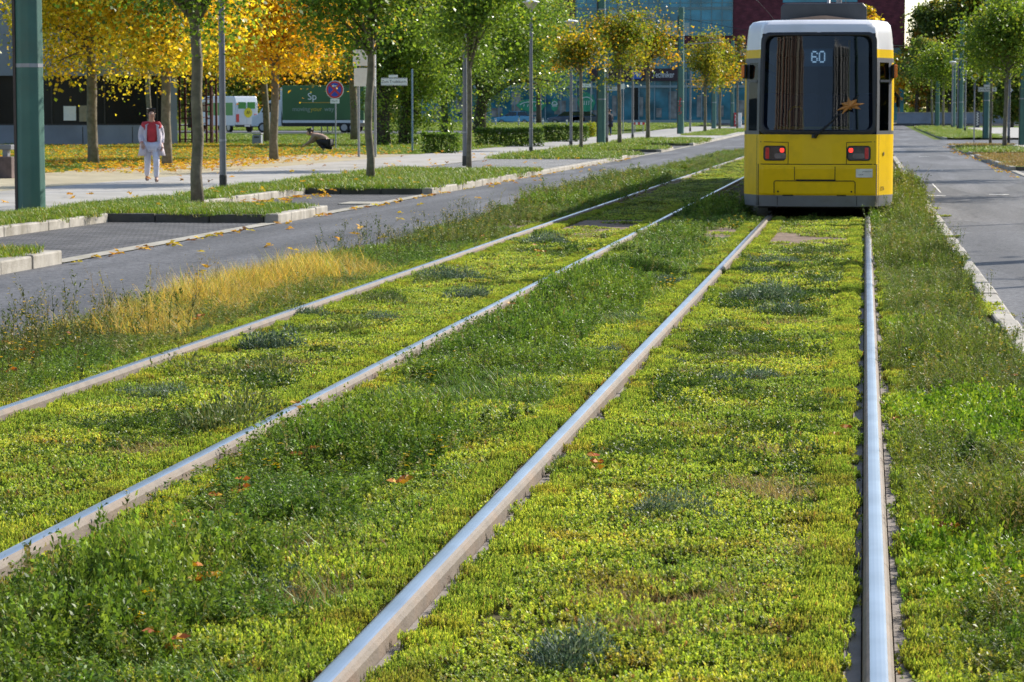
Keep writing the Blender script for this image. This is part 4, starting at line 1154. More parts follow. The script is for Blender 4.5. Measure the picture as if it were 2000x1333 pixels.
# yellow and white flowers
X, Y, K = field(-2.8, -1.7, 7, 38, 0.42, lambda X, Y: 0.30 * (fbm(X * 1.4, Y * 0.5, 26) > 0.5), seed=20, smax=1)
X2, Y2, K2 = field(0.3, 1.0, 8, 34, 0.5, lambda X, Y: 0.3 * np.ones(len(X)), seed=21, smax=1)
P3, rot, scl = inst(np.r_[X, X2], np.r_[Y, Y2], np.ones(len(X) + len(X2)), 0, 0.7, 1.1, 0.12, seed=20)
scatter('yellow_flowers', 'small yellow flowers among the weeds', 'flowers', flow_v, P3, rot, scl, 13)
pts = [G(x, y) for x, y in ((1305, 480), (1318, 486), (1325, 490), (1258, 508), (1300, 495), (1345, 488), (1290, 520), (1050, 475), (1230, 500), (990, 840), (1060, 715), (1000, 700), (1890, 915))]
P3 = np.array([[p.x + q * 0.06, p.y + q * 0.2, 0] for p in pts for q in (-1, 0, 1)])
_, rot, scl = inst(P3[:, 0], P3[:, 1], np.ones(len(P3)), 0, 0.8, 1.2, 0.1, seed=22)
scatter('white_flowers', 'small white flowers between the tracks', 'flowers', wfl_v, P3, rot, scl, 14)
# tan dry patches
Q = []
g = np.random.default_rng(5)
for x, y, r_ in tp:
    p = G(x, y); m_ = int(10 + 60 * r_)
    for _ in range(m_):
        Q.append((p.x + g.normal(0, r_ * 0.42), p.y + g.normal(0, r_ * 0.62), 0.006))
Q = np.array(Q); k = not_rail(Q[:, 0], Q[:, 1], 0.16); Q = Q[k]
_, rot, scl = inst(Q[:, 0], Q[:, 1], np.ones(len(Q)), 0, 0.5, 1.0, 0.1, seed=23)
scatter('dry_grass', 'flattened tan dry grass in patches of the green track', 'grass', tan_v, Q, rot, scl, 15)
# orange leaves lying in the weeds
nm_ = NM()
for x, y in [(455, 1000), (460, 995), (345, 1070), (350, 1085), (385, 1180), (388, 1190), (590, 930), (250, 1275), (100, 1270), (335, 1310), (720, 835), (785, 985), (1640, 875), (1825, 690), (1835, 685), (1745, 710), (1855, 1070), (1862, 1080), (1160, 505), (1000, 625), (995, 630), (1010, 620), (150, 690), (100, 682), (385, 645), (410, 640), (20, 760), (1770, 840), (1880, 610), (1195, 590), (1060, 510), (1050, 508), (590, 825), (290, 635), (270, 630), (720, 840), (1160, 940), (1968, 760), (945, 480), (210, 640), (15, 700), (480, 740), (1845, 700), (40, 720)]:
    p = G(x, y)
    m_ = 3
    b = np.array([[p.x, p.y, 0.085]]) + g.normal(0, [0.03, 0.05, 0.025], (m_, 3))
    for i in range(m_):
        az = g.random() * 6.28
        for da, l_ in ((0, 1), (0.9, 0.9), (-0.9, 0.9), (1.9, 0.6), (-1.9, 0.6)):
            d = np.array([[math.cos(az + da), math.sin(az + da), 0.25]])
            leafq(nm_, b[i:i + 1], d, [0.046 * l_], [0.013], pal(1, [(0.55, 0.22, 0.02), (0.42, 0.12, 0.03), (0.60, 0.38, 0.03)], [3, 2, 1.5]), np.array([[g.normal(0, .5), -0.9 + g.normal(0, .5), 0.8]]))
tag(nm_.build('fallen_leaves', F_leaf), 'orange fallen leaves caught in the weeds of the tram tracks', 'leaves', kind='stuff')

# grey-green cushion tufts: things one can point at
def tuft(n, rx, ry, h, cols):
    """a ragged mound: several lobes of different height"""
    nm_ = NM()
    nl = rng.integers(3, 7)
    lc = rng.normal(0, 0.45, (nl, 2)) * np.array([rx, ry]); lr = rng.uniform(0.35, 0.75, nl); lh = rng.uniform(0.45, 1.15, nl)
    k = rng.choice(nl, n, p=lr ** 2 / (lr ** 2).sum())
    r_ = np.sqrt(rng.random(n)); a = rng.random(n) * 6.283
    x, y = lc[k, 0] + rx * lr[k] * r_ * np.cos(a), lc[k, 1] + ry * lr[k] * r_ * np.sin(a)
    z = h * lh[k] * np.sqrt(np.clip(1 - r_ ** 2, 0, 1)) * rng.uniform(0.2, 1.05, n) * (0.5 + 0.9 * fbm(x * 20, y * 20, 3))
    az = a + rng.normal(0, 0.9, n); ti = 0.35 + 0.8 * r_ + rng.normal(0, 0.45, n)
    d = np.stack([np.cos(az) * np.sin(ti), np.sin(az) * np.sin(ti), np.cos(ti)], 1)
    L = rng.uniform(0.010, 0.032, n)
    leafq(nm_, np.stack([x, y, z], 1), d, L, L * rng.uniform(0.10, 0.2, n), pal(n, cols, [1] * len(cols)))
    m_ = 26
    blades(nm_, np.stack([rng.normal(0, rx * .5, m_), rng.normal(0, ry * .5, m_), np.full(m_, h * .3)], 1), rng.random(m_) * 6.283, rng.uniform(0.1, 1.0, m_), rng.uniform(0.05, 0.13, m_), np.full(m_, 0.0013), pal(m_, [cols[0], cols[1], (0.34, 0.30, 0.12)], [2, 2, 1]), 0.6)
    return nm_.mesh('ground_tuft', F_tuft)
GREY = [(0.12, 0.19, 0.125), (0.22, 0.29, 0.22), (0.055, 0.10, 0.06)]
BROWN = [(0.15, 0.22, 0.06), (0.24, 0.25, 0.09), (0.09, 0.13, 0.04)]
gm_ = [tuft(3600, 0.27, 0.34, 0.13, GREY) for _ in range(7)]
bm_ = [tuft(2600, 0.28, 0.34, 0.11, BROWN) for _ in range(4)]
ORD = ['first', 'second', 'third', 'fourth', 'fifth', 'sixth', 'seventh', 'eighth', 'ninth', 'tenth', 'eleventh', 'twelfth', 'thirteenth', 'fourteenth']
sets = {
 ('grey', "between the rails of the tram's track"): [(1090, 1315, .8), (1140, 922, .62), (1335, 1018, .75), (1490, 748, .85), (1475, 597, 1.15), (1518, 622, 1.2), (1530, 520, 1.1), (1620, 563, .7), (1475, 682, .6), (1495, 543, 1.1), (1280, 718, .5), (1425, 758, .6)],
 ('grey', 'between the rails of the empty track'): [(320, 782, .85), (505, 690, 1.1), (618, 628, 1.05), (752, 634, .75), (935, 588, 1.1), (900, 553, 1.1), (1050, 482, 1.3)],
 ('brown', 'between the rails of the empty track'): [(490, 740, 1.2), (650, 660, 1.1), (390, 850, 1.3), (760, 600, 1.0), (820, 560, 1.0)],
 ('grey', 'among the weeds between the two tracks'): [(500, 1150, .9), (430, 1175, .6), (1100, 640, .9), (1235, 640, .7), (1180, 705, .7), (1290, 560, .9)],
 ('brown', "between the rails of the tram's track"): [(1455, 712, .8), (1590, 835, .6), (1400, 655, 1.0), (1560, 505, 1.2)],
}
for (kind_, where), L_ in sets.items():
    pts = sorted([(G(x, y), s) for x, y, s in L_], key=lambda q: q[0].y)
    for i, (p, s) in enumerate(pts):
        me = random.choice(gm_ if kind_ == 'grey' else bm_)
        o = bpy.data.objects.new('ground_tuft', me); COL.objects.link(o)
        o.location = (p.x, p.y, 0.004); o.rotation_euler = (0, 0, random.random() * 6.28); k = s * random.uniform(0.85, 1.05); o.scale = (k, k, k * random.uniform(0.9, 1.3))
        tag(o, '%s cushion tuft %s, %s from the camera' % ('grey-green' if kind_ == 'grey' else 'dull brownish-green', where, ORD[i]), 'plant', 'cushion tufts in the tracks')

# grass of the verges
def verge(X, Y, K, name, label, seed, v=lawn_v, z=0.11, h=None):
    P3, rot, scl = inst(X, Y, K, z, 0.8, 1.2, 0.06, seed=seed, hfac=h)
    scatter(name, label, 'grass', v, P3, rot, scl, seed)
def dv(X, Y):
    d = np.zeros(len(X))
    for a, b in isl: d = np.maximum(d, (Y > a + 0.1) & (Y < b - 0.15) & (X > -12.8) & (X < -9.08))
    d = np.maximum(d, (X < -11.66) & (X > -12.9 + 0.35 * fbm(X, Y * 0.7, 72)) & ((Y < 70) | (Y > 88)) & (Y < 150))
    return d * (0.35 + 0.65 * (fbm(X * 0.8, Y * 0.35, 71) > 0.42))
X, Y, K = field(-13.0, -9.0, 26, 150, 0.21, dv, seed=31, grow=40, smax=2.2)
verge(X, Y, K, 'verge_grass', 'grass on the islands between the left road and the pavement', 31)
def dl2(X, Y): return (0.30 + 0.4 * fbm(X * 0.4, Y * 0.2, 73)) * ((X < -21.4) | (Y > 98)) * ((Y < 172) | (X > -22))
X, Y, K = field(-60, -17.0, 60, 178, 0.42, dl2, seed=32, grow=70, smax=2.2)
verge(X, Y, K, 'lawn_grass', 'grass of the lawn under the yellow maples', 32)
X, Y, K = field(-55, -17.0, 200, 282, 0.7, lambda X, Y: 0.7 * np.ones(len(X)), seed=33, grow=200)
verge(X, Y, K * 1.9, 'lawn_grass', 'bright lawn in front of the glass shop windows', 33, z=0.16)
X, Y, K = field(4.4, 7.1, 60, 131, 0.3, lambda X, Y: 0.7 * (((Y > 76.2) & (Y < 101)) | ((Y > 106.2) & (Y < 118)) | (Y > 127)) , seed=34, grow=60)
k = (Y > 103) & (Y < 120)
verge(X[k], Y[k], K[k], 'verge_grass', 'green grass on the parking island right of the right road', 34)
tanl = [grass_tile(k, 200, 0.30, 0.03, 0.08, 0.003, 0.006, [(0.34, 0.22, 0.10), (0.26, 0.20, 0.08), (0.18, 0.19, 0.05)], [3, 2, 1.3], F_gold, 1.1, 0.5) for k in range(3)]
verge(X[~k], Y[~k], K[~k], 'dry_verge_grass', 'brown dry grass on the parking islands right of the right road', 35, v=tanl)
X, Y, K = field(5.0, 8.4, 160, 250, 0.5, lambda X, Y: 0.8 * np.ones(len(X)), seed=36, grow=160)
verge(X, Y, K * 1.6, 'verge_grass', 'far green verge beyond the side street on the right', 36)

# leaf carpet under the maples
g = np.random.default_rng(77)
n = 22000
X = g.uniform(-48, -17.5, n); Y = g.uniform(62, 125, n)
dn = np.exp(-((X + 21 + (Y - 75) * 0.30) / 7.0) ** 2) * (0.25 + 0.75 * np.clip(fbm(X * 0.6, Y * 0.3, 81) * 2 - 0.35, 0, 1))
k = (g.random(n) < dn) & infov(X, Y, 2); X, Y = X[k], Y[k]
X2, Y2 = g.uniform(-17.5, -9.2, 500), g.uniform(38, 100, 500)
k2 = g.random(500) < 0.22
X, Y = np.r_[X, X2[k2]], np.r_[Y, Y2[k2]]
zl_ = 0.17 + 0.05 * g.random(len(X))
Xk, Yk = np.r_[-8.76 + np.abs(g.normal(0, 0.10, 90)), -11.3 + np.abs(g.normal(0, 0.25, 60)), 4.1 - np.abs(g.normal(0, .15, 60)), g.uniform(-8.7, -5.9, 40)], np.r_[g.uniform(27, 100, 90), g.uniform(41.7, 51.8, 60), g.uniform(60, 130, 60), g.uniform(24, 80, 40)]
X, Y, zl_ = np.r_[X, Xk], np.r_[Y, Yk], np.r_[zl_, np.full(250, 0.004) + terr(Yk)]
n = len(X)
nm_ = NM()
b = np.stack([X, Y, zl_], 1)
cl = pal(n, [(0.72, 0.42, 0.02), (0.62, 0.50, 0.04), (0.55, 0.26, 0.03), (0.30, 0.14, 0.04)], [4, 3, 2, 0.7])
for da in (0, 1.1, -1.1, 2.4):
    az = g.random(n) * 0.3 + np.arange(n) * 2.399 + da
    leafq(nm_, b, np.stack([np.cos(az), np.sin(az), g.normal(0.12, 0.3, n)], 1), np.full(n, 0.085), np.full(n, 0.032), cl, np.stack([g.normal(0, .3, n), g.normal(0, .3, n), np.ones(n)], 1))
tag(nm_.build('fallen_leaves', F_leaf), 'yellow fallen leaves spread on the lawn under the maples', 'leaves', kind='stuff')
# ================================================================== BUILDINGS
M_brick = brickmat('dark_red_brick', (0.125, 0.028, 0.042), (0.085, 0.020, 0.032), (0.035, 0.012, 0.016), 0.5, 0.16, rot=(R(90), 0, 0), bump=0.2)
M_teal = mat('teal_window_glass', (0.025, 0.21, 0.32), 0.14, var=0.5, scale=0.35, spec=0.35)
M_teal2 = mat('shop_window_glass', (0.03, 0.15, 0.20), 0.12, var=0.6, scale=0.5, spec=0.35)
M_mull = mat('window_mullion', (0.12, 0.20, 0.23), 0.5)
M_grey_panel = mat('facade_panel_bluegrey', (0.21, 0.235, 0.29), 0.7, var=0.1, scale=0.8, dirt=(0.15, 0.16, 0.19), dirt_amt=0.6, dscale=0.5)
M_dkglass = mat('dark_window_glass', (0.010, 0.013, 0.017), 0.12, var=0.6, scale=0.4, spec=0.16)
M_maroon = mat('fascia_maroon', (0.035, 0.016, 0.022), 0.6)
M_bluesign = mat('sign_blue', (0.01, 0.11, 0.48), 0.4)
M_wht = mat('sign_white', (0.74, 0.74, 0.72), 0.5, var=0.06)
M_poster = mat('poster_green', (0.02, 0.26, 0.13), 0.5, var=0.3, scale=1.5)
M_red = mat('sign_red', (0.50, 0.02, 0.03), 0.45)
M_dkred = mat('steel_dark_red', (0.10, 0.018, 0.022), 0.55, var=0.2)

YB = 310.0
def fx_(px): return (px - 1690) / (5000 / YB)
def fz_(py): return EYE + (225 - py) / (5000 / YB)
bld = thing('brick_office_building', 'dark red brick office block with teal glass curtain wall behind the trees', 'building', (0, YB, 0))
g0 = float(terr(YB))
mb = MB().box(fx_(1085), fx_(1763), 0, 24, 9.9, 26); mb.box(fx_(1300), fx_(1763), 0.3, 24, 9.6, 9.9)
mb.build('brick_wall', M_brick, bld)
box_part('curtain_wall', M_teal, bld, fx_(1128), fx_(1434), -0.12, 0.0, 11.1, 25)
mb = MB()
x = fx_(1128)
while x < fx_(1434):
    mb.box(x, x + 0.07, -0.2, -0.121, 11.1, 25); x += 1.26
for z in (11.1, 12.9, 14.2, 15.0, 16.9, 18.6, 21, 23): mb.box(fx_(1128), fx_(1434), -0.17, -0.122, z, z + (0.35 if z in (14.2,) else 0.08))
mb.build('mullions', M_mull, bld)
rb = random.Random(3)
mb = MB()
for i in range(9):
    x = fx_(1140) + rb.random() * 16; z = rb.choice((11.2, 12.98, 15.1, 16.98))
    MB().box(x, x + 1.0 + rb.random() * 1.2, -0.135 - i * 0.001, -0.1205, z, z + 1.0 + rb.random() * 0.5).build('window_blind', mat('blind_pale', (0.30, 0.38, 0.38), 0.6, var=0.3), bld)
for a, b in ((1530, 1632), (1640, 1672)):
    o = box_part('window', M_teal, bld, fx_(a), fx_(b), -0.06, 0.0, fz_(9), 18.0)
box_part('shop_glazing', M_teal2, bld, fx_(820), fx_(1763), 0.4, 24, g0, 9.6)
mb = MB()
x = fx_(822)
while x < fx_(1763):
    mb.box(x, x + 0.11, 0.28, 0.39, g0, 9.6); x += 1.9
for z, h in ((fz_(172), 0.28), (fz_(158), 0.12), (fz_(93), 0.22), (g0, 0.45)): mb.box(fx_(820), fx_(1763), 0.24, 0.279, z, z + h)
mb.build('shop_frame', mat('shop_frame_grey', (0.22, 0.29, 0.31), 0.5), bld)
box_part('roof_slab', M_grey_panel, bld, fx_(800), fx_(1085), -0.3, 24, 9.61, 10.4)
mb = MB()
for i in range(16):
    x = fx_(840) + i * 2.43 + rb.random(); z = g0 + 0.5 + rb.random(); MB().box(x, x + 0.4 + rb.random() * 1.0, 0.335, 0.385, z, z + 1.0 + rb.random() * 2.4).build('shop_poster', mat('shop_poster_pale', (0.22, 0.21, 0.19), 0.6, var=0.6, scale=1.2), bld)
box_part('shop_door', M_dkglass, bld, fx_(1240), fx_(1252), 0.33, 0.388, g0, 4.9)
sgn = thing('shop_sign', 'dark shop fascia reading Techniker with a bright blue square', 'sign', (fx_(1245), YB, fz_(147)))
box_part('fascia', M_maroon, sgn, -5.5, 5.2, 0.05, 0.23, -0.75, 0.75)
box_part('blue_logo', M_bluesign, sgn, -0.15, 0.78, -0.03, 0.045, -0.48, 0.45)
mb = MB()
for q in (0.0, 0.26):
    mb.extr([(0.10 + q, -0.04, -0.02), (0.30 + q, -0.04, 0.22), (0.36 + q, -0.04, 0.18), (0.20 + q, -0.04, -0.02), (0.36 + q, -0.04, -0.22), (0.30 + q, -0.04, -0.26)], (0, 0.008, 0))
mb.build('logo_chevron', M_wht, sgn)
text('lettering', 'Techniker', 1.05, M_wht, sgn, (2.05, 0.03, -0.02), align='LEFT', sx=0.62)
for i, (a, b, c, d, lab) in enumerate([(1010, 1071, 193, 219, 'wide green cloud shaped poster on the shop window above the light blue car'), (1079, 1094, 192, 219, 'small round green poster on the shop window right of the wide one'), (1131, 1167, 180, 221, 'tall green cloud shaped poster behind the green mast')]):
    x0, x1, z0, z1 = fx_(a), fx_(b), fz_(d), fz_(c)
    t = thing('window_poster', lab, 'poster', ((x0 + x1) / 2, YB + 0.2, (z0 + z1) / 2))
    w_, h_ = (x1 - x0) / 2, (z1 - z0) / 2
    pts = [(w_ * (1 - 0.10 * abs(math.sin(4 * a_))) * math.cos(a_), 0, h_ * (1 - 0.10 * abs(math.sin(4 * a_))) * math.sin(a_)) for a_ in np.linspace(0, 6.283, 48, endpoint=False)]
    MB().extr(pts, (0, 0.03, 0)).build('panel', M_poster, t)
    mb = MB()
    mb.tube([(w_ * 0.75 * math.cos(a_), -0.03, h_ * 0.6 * math.sin(a_) - 0.1 * h_) for a_ in np.linspace(0.3, 2.9, 10)], 0.05, 4)
    for q in range(5): mb.tube([(-w_ * .5 + q * w_ * .25, -0.03, -h_ * .25), (-w_ * .45 + q * w_ * .25, -0.03, h_ * .15)], 0.04, 4)
    mb.build('drawing', M_wht, t)
# pavement and street in front of the shops
sheet('street', M_asphalt, -80, 30, 283, 297, 0.0)
sheet('pavement_shops', M_pave, -80, 30, 297, 309.9, 0.1)

# low pavilion on the left with a long dark window band
b = G(347, 289); YL = b.y; kL = 5000 / YL
pv = thing('pavilion', 'low grey pavilion with a long dark window band behind the yellow maples', 'building', (b.x, YL, 0.1), R(15.5))
Wd = 64.0
box_part('plinth', M_grey_panel, pv, -Wd, 0, 0, 16, 0, 1.02)
box_part('window_band', M_dkglass, pv, -Wd + 0.2, -0.35, 0.25, 15.8, 1.02, 3.42)
box_part('fascia', M_grey_panel, pv, -Wd, 0.0, -0.12, 16, 3.42, 7.4)
box_part('corner_pier', M_grey_panel, pv, -0.34, 0, 0.02, 0.4, 1.021, 3.419)
mb = MB()
for i in range(13): mb.box(-1.0 - i * 2.55, -0.93 - i * 2.55, 0.17, 0.249, 1.02, 3.42)
mb.box(-Wd, -0.35, 0.12, 0.249, 1.021, 1.09)
mb.build('mullions', M_black, pv)
mb = MB()
for i in range(14): mb.box(-2.2 - i * 2.4, -2.17 - i * 2.4, -0.012, 0.0, 0.05, 0.95)
mb.build('plinth_joint', M_seam, pv)
for x0, x1, z0, z1, m in [(-5.5, -4.9, 1.25, 1.95, M_wht), (-4.75, -4.1, 1.2, 1.98, mat('poster_tan', (0.28, 0.24, 0.16), 0.6)), (-11.2, -10.3, 1.1, 3.2, mat('curtain_grey', (0.14, 0.17, 0.19), 0.8))]:
    box_part('window_notice', m, pv, x0, x1, 0.22, 0.246, z0, z1)
# two tall blocks behind the camera that the tram's rear screen mirrors
M_redblock = brickmat('tall_block_brick', (0.36, 0.16, 0.10), (0.30, 0.12, 0.08), (0.22, 0.14, 0.11), 0.9, 0.3, rot=(R(90), 0, R(90)), bump=0.1)
t = thing('brick_apartment_block', 'tall orange-brown apartment block mirrored at the left of the tram screen', 'building', (-18, -30, 0))
MB().box(-14, 0, -40, 42, 0, 21).build('wall', M_redblock, t)
for i in range(26):
    MB().box(0.0, 0.05, -38 + i * 3.05, -37.0 + i * 3.05, 1.2, 20.2).build('window_strip', M_dkglass, t)
for i in range(11): MB().box(0.06, 0.7, -36.2 + i * 7.1, -35.5 + i * 7.1, 0.3, 21.4).build('pilaster', mat('render_pale', (0.55, 0.52, 0.44), 0.8), t)
for i in range(5): MB().box(-12.9 + i * 2.7, -11.7 + i * 2.7, 42.0, 42.05, 1.0, 20).build('window_strip', M_dkglass, t)
for i in range(6): MB().box(-14 + i * 2.7, -13.5 + i * 2.7, 42.06, 42.5, 0.2, 21.3).build('pilaster', mat('render_pale', (0.55, 0.52, 0.44), 0.8), t)
t = thing('white_apartment_block', 'tall white block with black window bands mirrored at the right of the tram screen', 'building', (13, -34, 0))
MB().box(0, 14, -40, 34, 0, 20).build('wall', mat('white_render', (0.62, 0.63, 0.65), 0.8), t)
for i in range(12): MB().box(-0.05, 0.0, -38 + i * 6, -34.6 + i * 6, 0.8, 19.4).build('window_strip', M_dkglass, t)

for i in range(6): MB().box(0.8 + i * 2.3, 2.2 + i * 2.3, 34.0, 34.05, 0.8, 19.3).build('window_strip', M_dkglass, t)
t = thing('unseen_glow_blocker', 'long unseen brown block added far right of the street to hold back sky glow', 'building', (27, 30, 0))  # unseen block, added to keep bright sky out of the tram's corner windows
MB().box(0, 12, 0, 120, 0, 11).build('wall', M_brick, t)
for i in range(20): MB().box(-0.05, 0.0, 2 + i * 6, 5 + i * 6, 0.8, 10).build('window_strip', M_dkglass, t)
# ================================================================== TREES
M_bark = mat('bark_grey', (0.17, 0.145, 0.105), 0.9, var=0.35, scale=9, bump=0.9, bscale=28, dirt=(0.10, 0.11, 0.055), dirt_amt=0.7, dscale=2.5)
M_bark_dk = mat('bark_dark', (0.075, 0.06, 0.045), 0.95, var=0.4, scale=6, bump=1.0, bscale=14)
F_crown = foliage('tree_leaf', 0.42, 0.60, 0.45, tint=((0.85, 0.9, 0.9), (1.12, 1.08, 1.0)), scale=0.5, tcol=(1.0, 0.95, 0.5))
F_gloss = foliage('poplar_leaf', 0.30, 0.50, 0.5, tint=((0.8, 0.88, 0.85), (1.15, 1.08, 0.95)), scale=0.4, tcol=(1.0, 0.98, 0.5))
YEL = ([(0.86, 0.60, 0.03), (0.82, 0.69, 0.06), (0.68, 0.37, 0.03), (0.34, 0.36, 0.03), (0.16, 0.23, 0.03)], [5, 5, 1.6, 2.2, 1.3])
ORG = ([(0.86, 0.53, 0.025), (0.78, 0.36, 0.03), (0.84, 0.64, 0.05), (0.30, 0.30, 0.04)], [5, 2.2, 4, 0.8])
YGM = ([(0.42, 0.36, 0.02), (0.16, 0.21, 0.02), (0.58, 0.34, 0.02), (0.09, 0.14, 0.02)], [3, 4, 3, 2])
GRN = ([(0.17, 0.29, 0.035), (0.25, 0.36, 0.05), (0.09, 0.17, 0.025), (0.40, 0.40, 0.06)], [5, 4, 2.5, 0.6])
POP = ([(0.18, 0.29, 0.045), (0.27, 0.38, 0.065), (0.10, 0.17, 0.03), (0.48, 0.46, 0.08)], [5, 4, 2.5, 0.4])
YG = ([(0.24, 0.29, 0.03), (0.36, 0.32, 0.03), (0.14, 0.20, 0.025), (0.46, 0.28, 0.03)], [4, 3, 3, 1.2])
OGN = ([(0.38, 0.24, 0.03), (0.20, 0.22, 0.03), (0.45, 0.20, 0.025), (0.12, 0.15, 0.03)], [3, 4, 2, 2])
DRK = ([(0.15, 0.22, 0.05), (0.22, 0.27, 0.06), (0.09, 0.14, 0.03), (0.38, 0.31, 0.08)], [4, 3, 3, 1.1])
BRT = ([(0.17, 0.27, 0.03), (0.23, 0.32, 0.04), (0.11, 0.19, 0.025), (0.33, 0.32, 0.05)], [4, 4, 2, 0.7])

def tree(name, label, base, tw, cc, hw, hh, palette, ncl=40, nlf=160, leaf=0.12, limbs=14, group=None, mt=None, bark=None, fork=None, gap=0.33, crook=0.016, zlift=0.1, seed=0, droop=0.0, ivy=None):
    """base: ground pixel; tw: trunk width in photo pixels; cc, hw, hh: crown centre and half sizes in photo pixels"""
    global rng
    g = np.random.default_rng(1000 + seed)
    p = G(*base) if isinstance(base, tuple) else base
    k = 5000.0 / p.y
    C = H(cc[0], cc[1], p.y) - p
    rx, rz = hw / k, hh / k
    r0 = tw / k / 2
    t = thing(name, label, 'tree', (p.x, p.y, p.z + zlift), group=group)
    zf = fork if fork else max(1.2, C.z - rz * 0.75)
    top = C.z + rz * 0.55
    pts, rad = [], []
    for i in range(10):
        s = i / 9
        z = -0.15 + s * (top + 0.15)
        f = max(0.0, (z - zf) / max(0.1, top - zf))
        pts.append(Vector((C.x * (0.25 * s + 0.6 * f) + g.normal(0, crook) * (i > 0), g.normal(0, crook) * (i > 0), z)))
        rad.append(r0 * (1.25 if i == 0 else 1.0 - 0.15 * s) * (1 - 0.85 * f))
    tb = MB().tube(pts, rad, 10)
    def axis(z):
        i = min(8, max(0, int((z + 0.15) / (top + 0.15) * 9)))
        return pts[i].lerp(pts[i + 1], ((z + 0.15) / (top + 0.15) * 9) - i)
    cl = g.normal(size=(ncl, 3)); cl /= np.linalg.norm(cl, axis=1, keepdims=True)
    cl *= (g.random((ncl, 1)) ** gap)
    cl *= np.where(g.random((ncl, 1)) < 0.30, g.uniform(1.05, 1.38, (ncl, 1)), g.uniform(0.8, 1.0, (ncl, 1)))
    egg = 1.12 - 0.42 * np.clip(cl[:, 2:3], -0.6, 1.2)
    cl = cl * np.concatenate([egg, egg, np.ones_like(egg)], 1)
    cl = cl * np.array([rx, rx, rz]) * 0.86 + np.array([C.x, C.y, C.z])
    cl[:, 2] = np.maximum(cl[:, 2], zf * 0.72)
    order = g.permutation(ncl)
    for i in order[:int(limbs * 1.6)]:
        e = Vector(cl[i]); zs = zf + (max(e.z, zf + 0.2) - zf) * g.uniform(0.0, 0.45)
        s_ = axis(min(zs, top * 0.98))
        m1 = s_.lerp(e, 0.35) + Vector((0, 0, 0.12 * (e - s_).length)); m2 = s_.lerp(e, 0.7) + Vector((g.normal(0, .08), g.normal(0, .08), 0.10 * (e - s_).length))
        rr = r0 * g.uniform(0.28, 0.48)
        tb.tube([s_, m1, m2, e], [rr, rr * 0.7, rr * 0.42, rr * 0.12], 6)
        for _ in range(2):
            q = m2 + Vector(g.normal(0, 0.35 * rx * 0.6, 3)); tb.tube([m1.lerp(m2, 0.6), m1.lerp(m2, 0.6).lerp(q, 0.5) + Vector((0, 0, .05)), q], [rr * 0.35, rr * 0.22, rr * 0.08], 4)
    tb.build('trunk', bark or M_bark, t, smooth=True)
    sg = 0.195 * min(rx, rz) + 0.07
    n = ncl * nlf
    ci = np.repeat(np.arange(ncl), nlf)
    cs = g.uniform(0.5, 1.55, ncl)
    off = g.normal(size=(n, 3)) * np.array([1.15, 1.15, 0.75]) * sg * cs[ci][:, None]
    P = cl[ci] + off
    cols, wts = np.array(palette[0]), np.array(palette[1], float)
    cc_ = g.choice(len(cols), ncl, p=wts / wts.sum())
    own = g.choice(len(cols), n, p=wts / wts.sum())
    pick = np.where(g.random(n) < 0.5, cc_[ci], own)
    c = np.clip(cols[pick] * g.uniform(0.75, 1.25, (n, 1)), 0, 1)
    d = g.normal(size=(n, 3)); d[:, 2] = d[:, 2] * 0.6 - 0.35 - droop
    L = leaf * g.uniform(0.65, 1.3, n)
    nm_ = NM()
    up = g.normal(size=(n, 3)) + np.array([0, 0, 0.7])
    leafq(nm_, P, d, L, L * 0.40, c, up)
    nm_.build('crown', mt or F_crown, t)
    if ivy:
        h_, n2 = ivy
        zz = g.random(n2) ** 1.2 * h_; a = g.random(n2) * 6.283; rr = r0 * 1.05 + np.abs(g.normal(0, 0.10, n2)) * (1.5 - zz / h_)
        P = np.stack([rr * np.cos(a) + C.x * 0.1, rr * np.sin(a), zz], 1)
        dd = np.stack([np.cos(a), np.sin(a), g.uniform(-1.2, 0.3, n2)], 1) + g.normal(0, 0.5, (n2, 3))
        L = leaf * g.uniform(0.6, 1.1, n2)
        nm2 = NM(); leafq(nm2, P, dd, L, L * 0.42, pal(n2, POP[0], POP[1]), np.stack([np.cos(a), np.sin(a), np.full(n2, 0.6)], 1) + g.normal(0, .4, (n2, 3)))
        nm2.build('ivy', F_gloss, t)
    return t

print('trees')
GM = 'yellow maples on the left lawn'
tree('maple_tree', 'golden maple left of the blurred walker, its trunk bare up to the window band', (183, 330), 22, (165, -20), 150, 185, YEL, 75, 310, 0.125, 20, GM, seed=1, gap=0.4)
tree('maple_tree', 'yellow maple standing right behind the walker', (326, 334), 20, (318, -25), 145, 190, YEL, 75, 310, 0.125, 22, GM, seed=2, gap=0.4)
tree('maple_tree', 'bright orange-yellow maple on the lawn left of the crouching person', (535, 320), 17, (560, -5), 150, 180, ORG, 80, 310, 0.13, 22, GM, seed=3, gap=0.4)
tree('maple_tree', 'golden maple half hidden behind the bright orange-yellow one, by the blue-grey bin', (523, 286), 14, (452, 30), 120, 140, YEL, 60, 280, 0.14, 14, GM, seed=4)
tree('maple_tree', 'reddish maple at the far left edge behind the thick green mast', (26, 286), 11, (5, 25), 130, 150, ORG, 55, 280, 0.14, 14, GM, seed=5)
tree('maple_tree', 'thin trunked maple whose stem rises above the head of the walker', (294, 292), 11, (250, 30), 120, 135, YEL, 55, 280, 0.14, 12, GM, seed=6)
tree('maple_tree', 'orange maple behind the no-stopping sign', (693, 280), 16, (668, 45), 105, 125, ORG, 60, 280, 0.14, 14, GM, seed=7)
GS = 'young street trees on the parking islands left of the road'
tree('street_tree', 'nearest street tree with grey trunk on the first island beside the parking bay', (387, 408), 24, (365, -125), 215, 195, GRN, 85, 260, 0.085, 28, GS, fork=2.9, seed=11, gap=0.55)
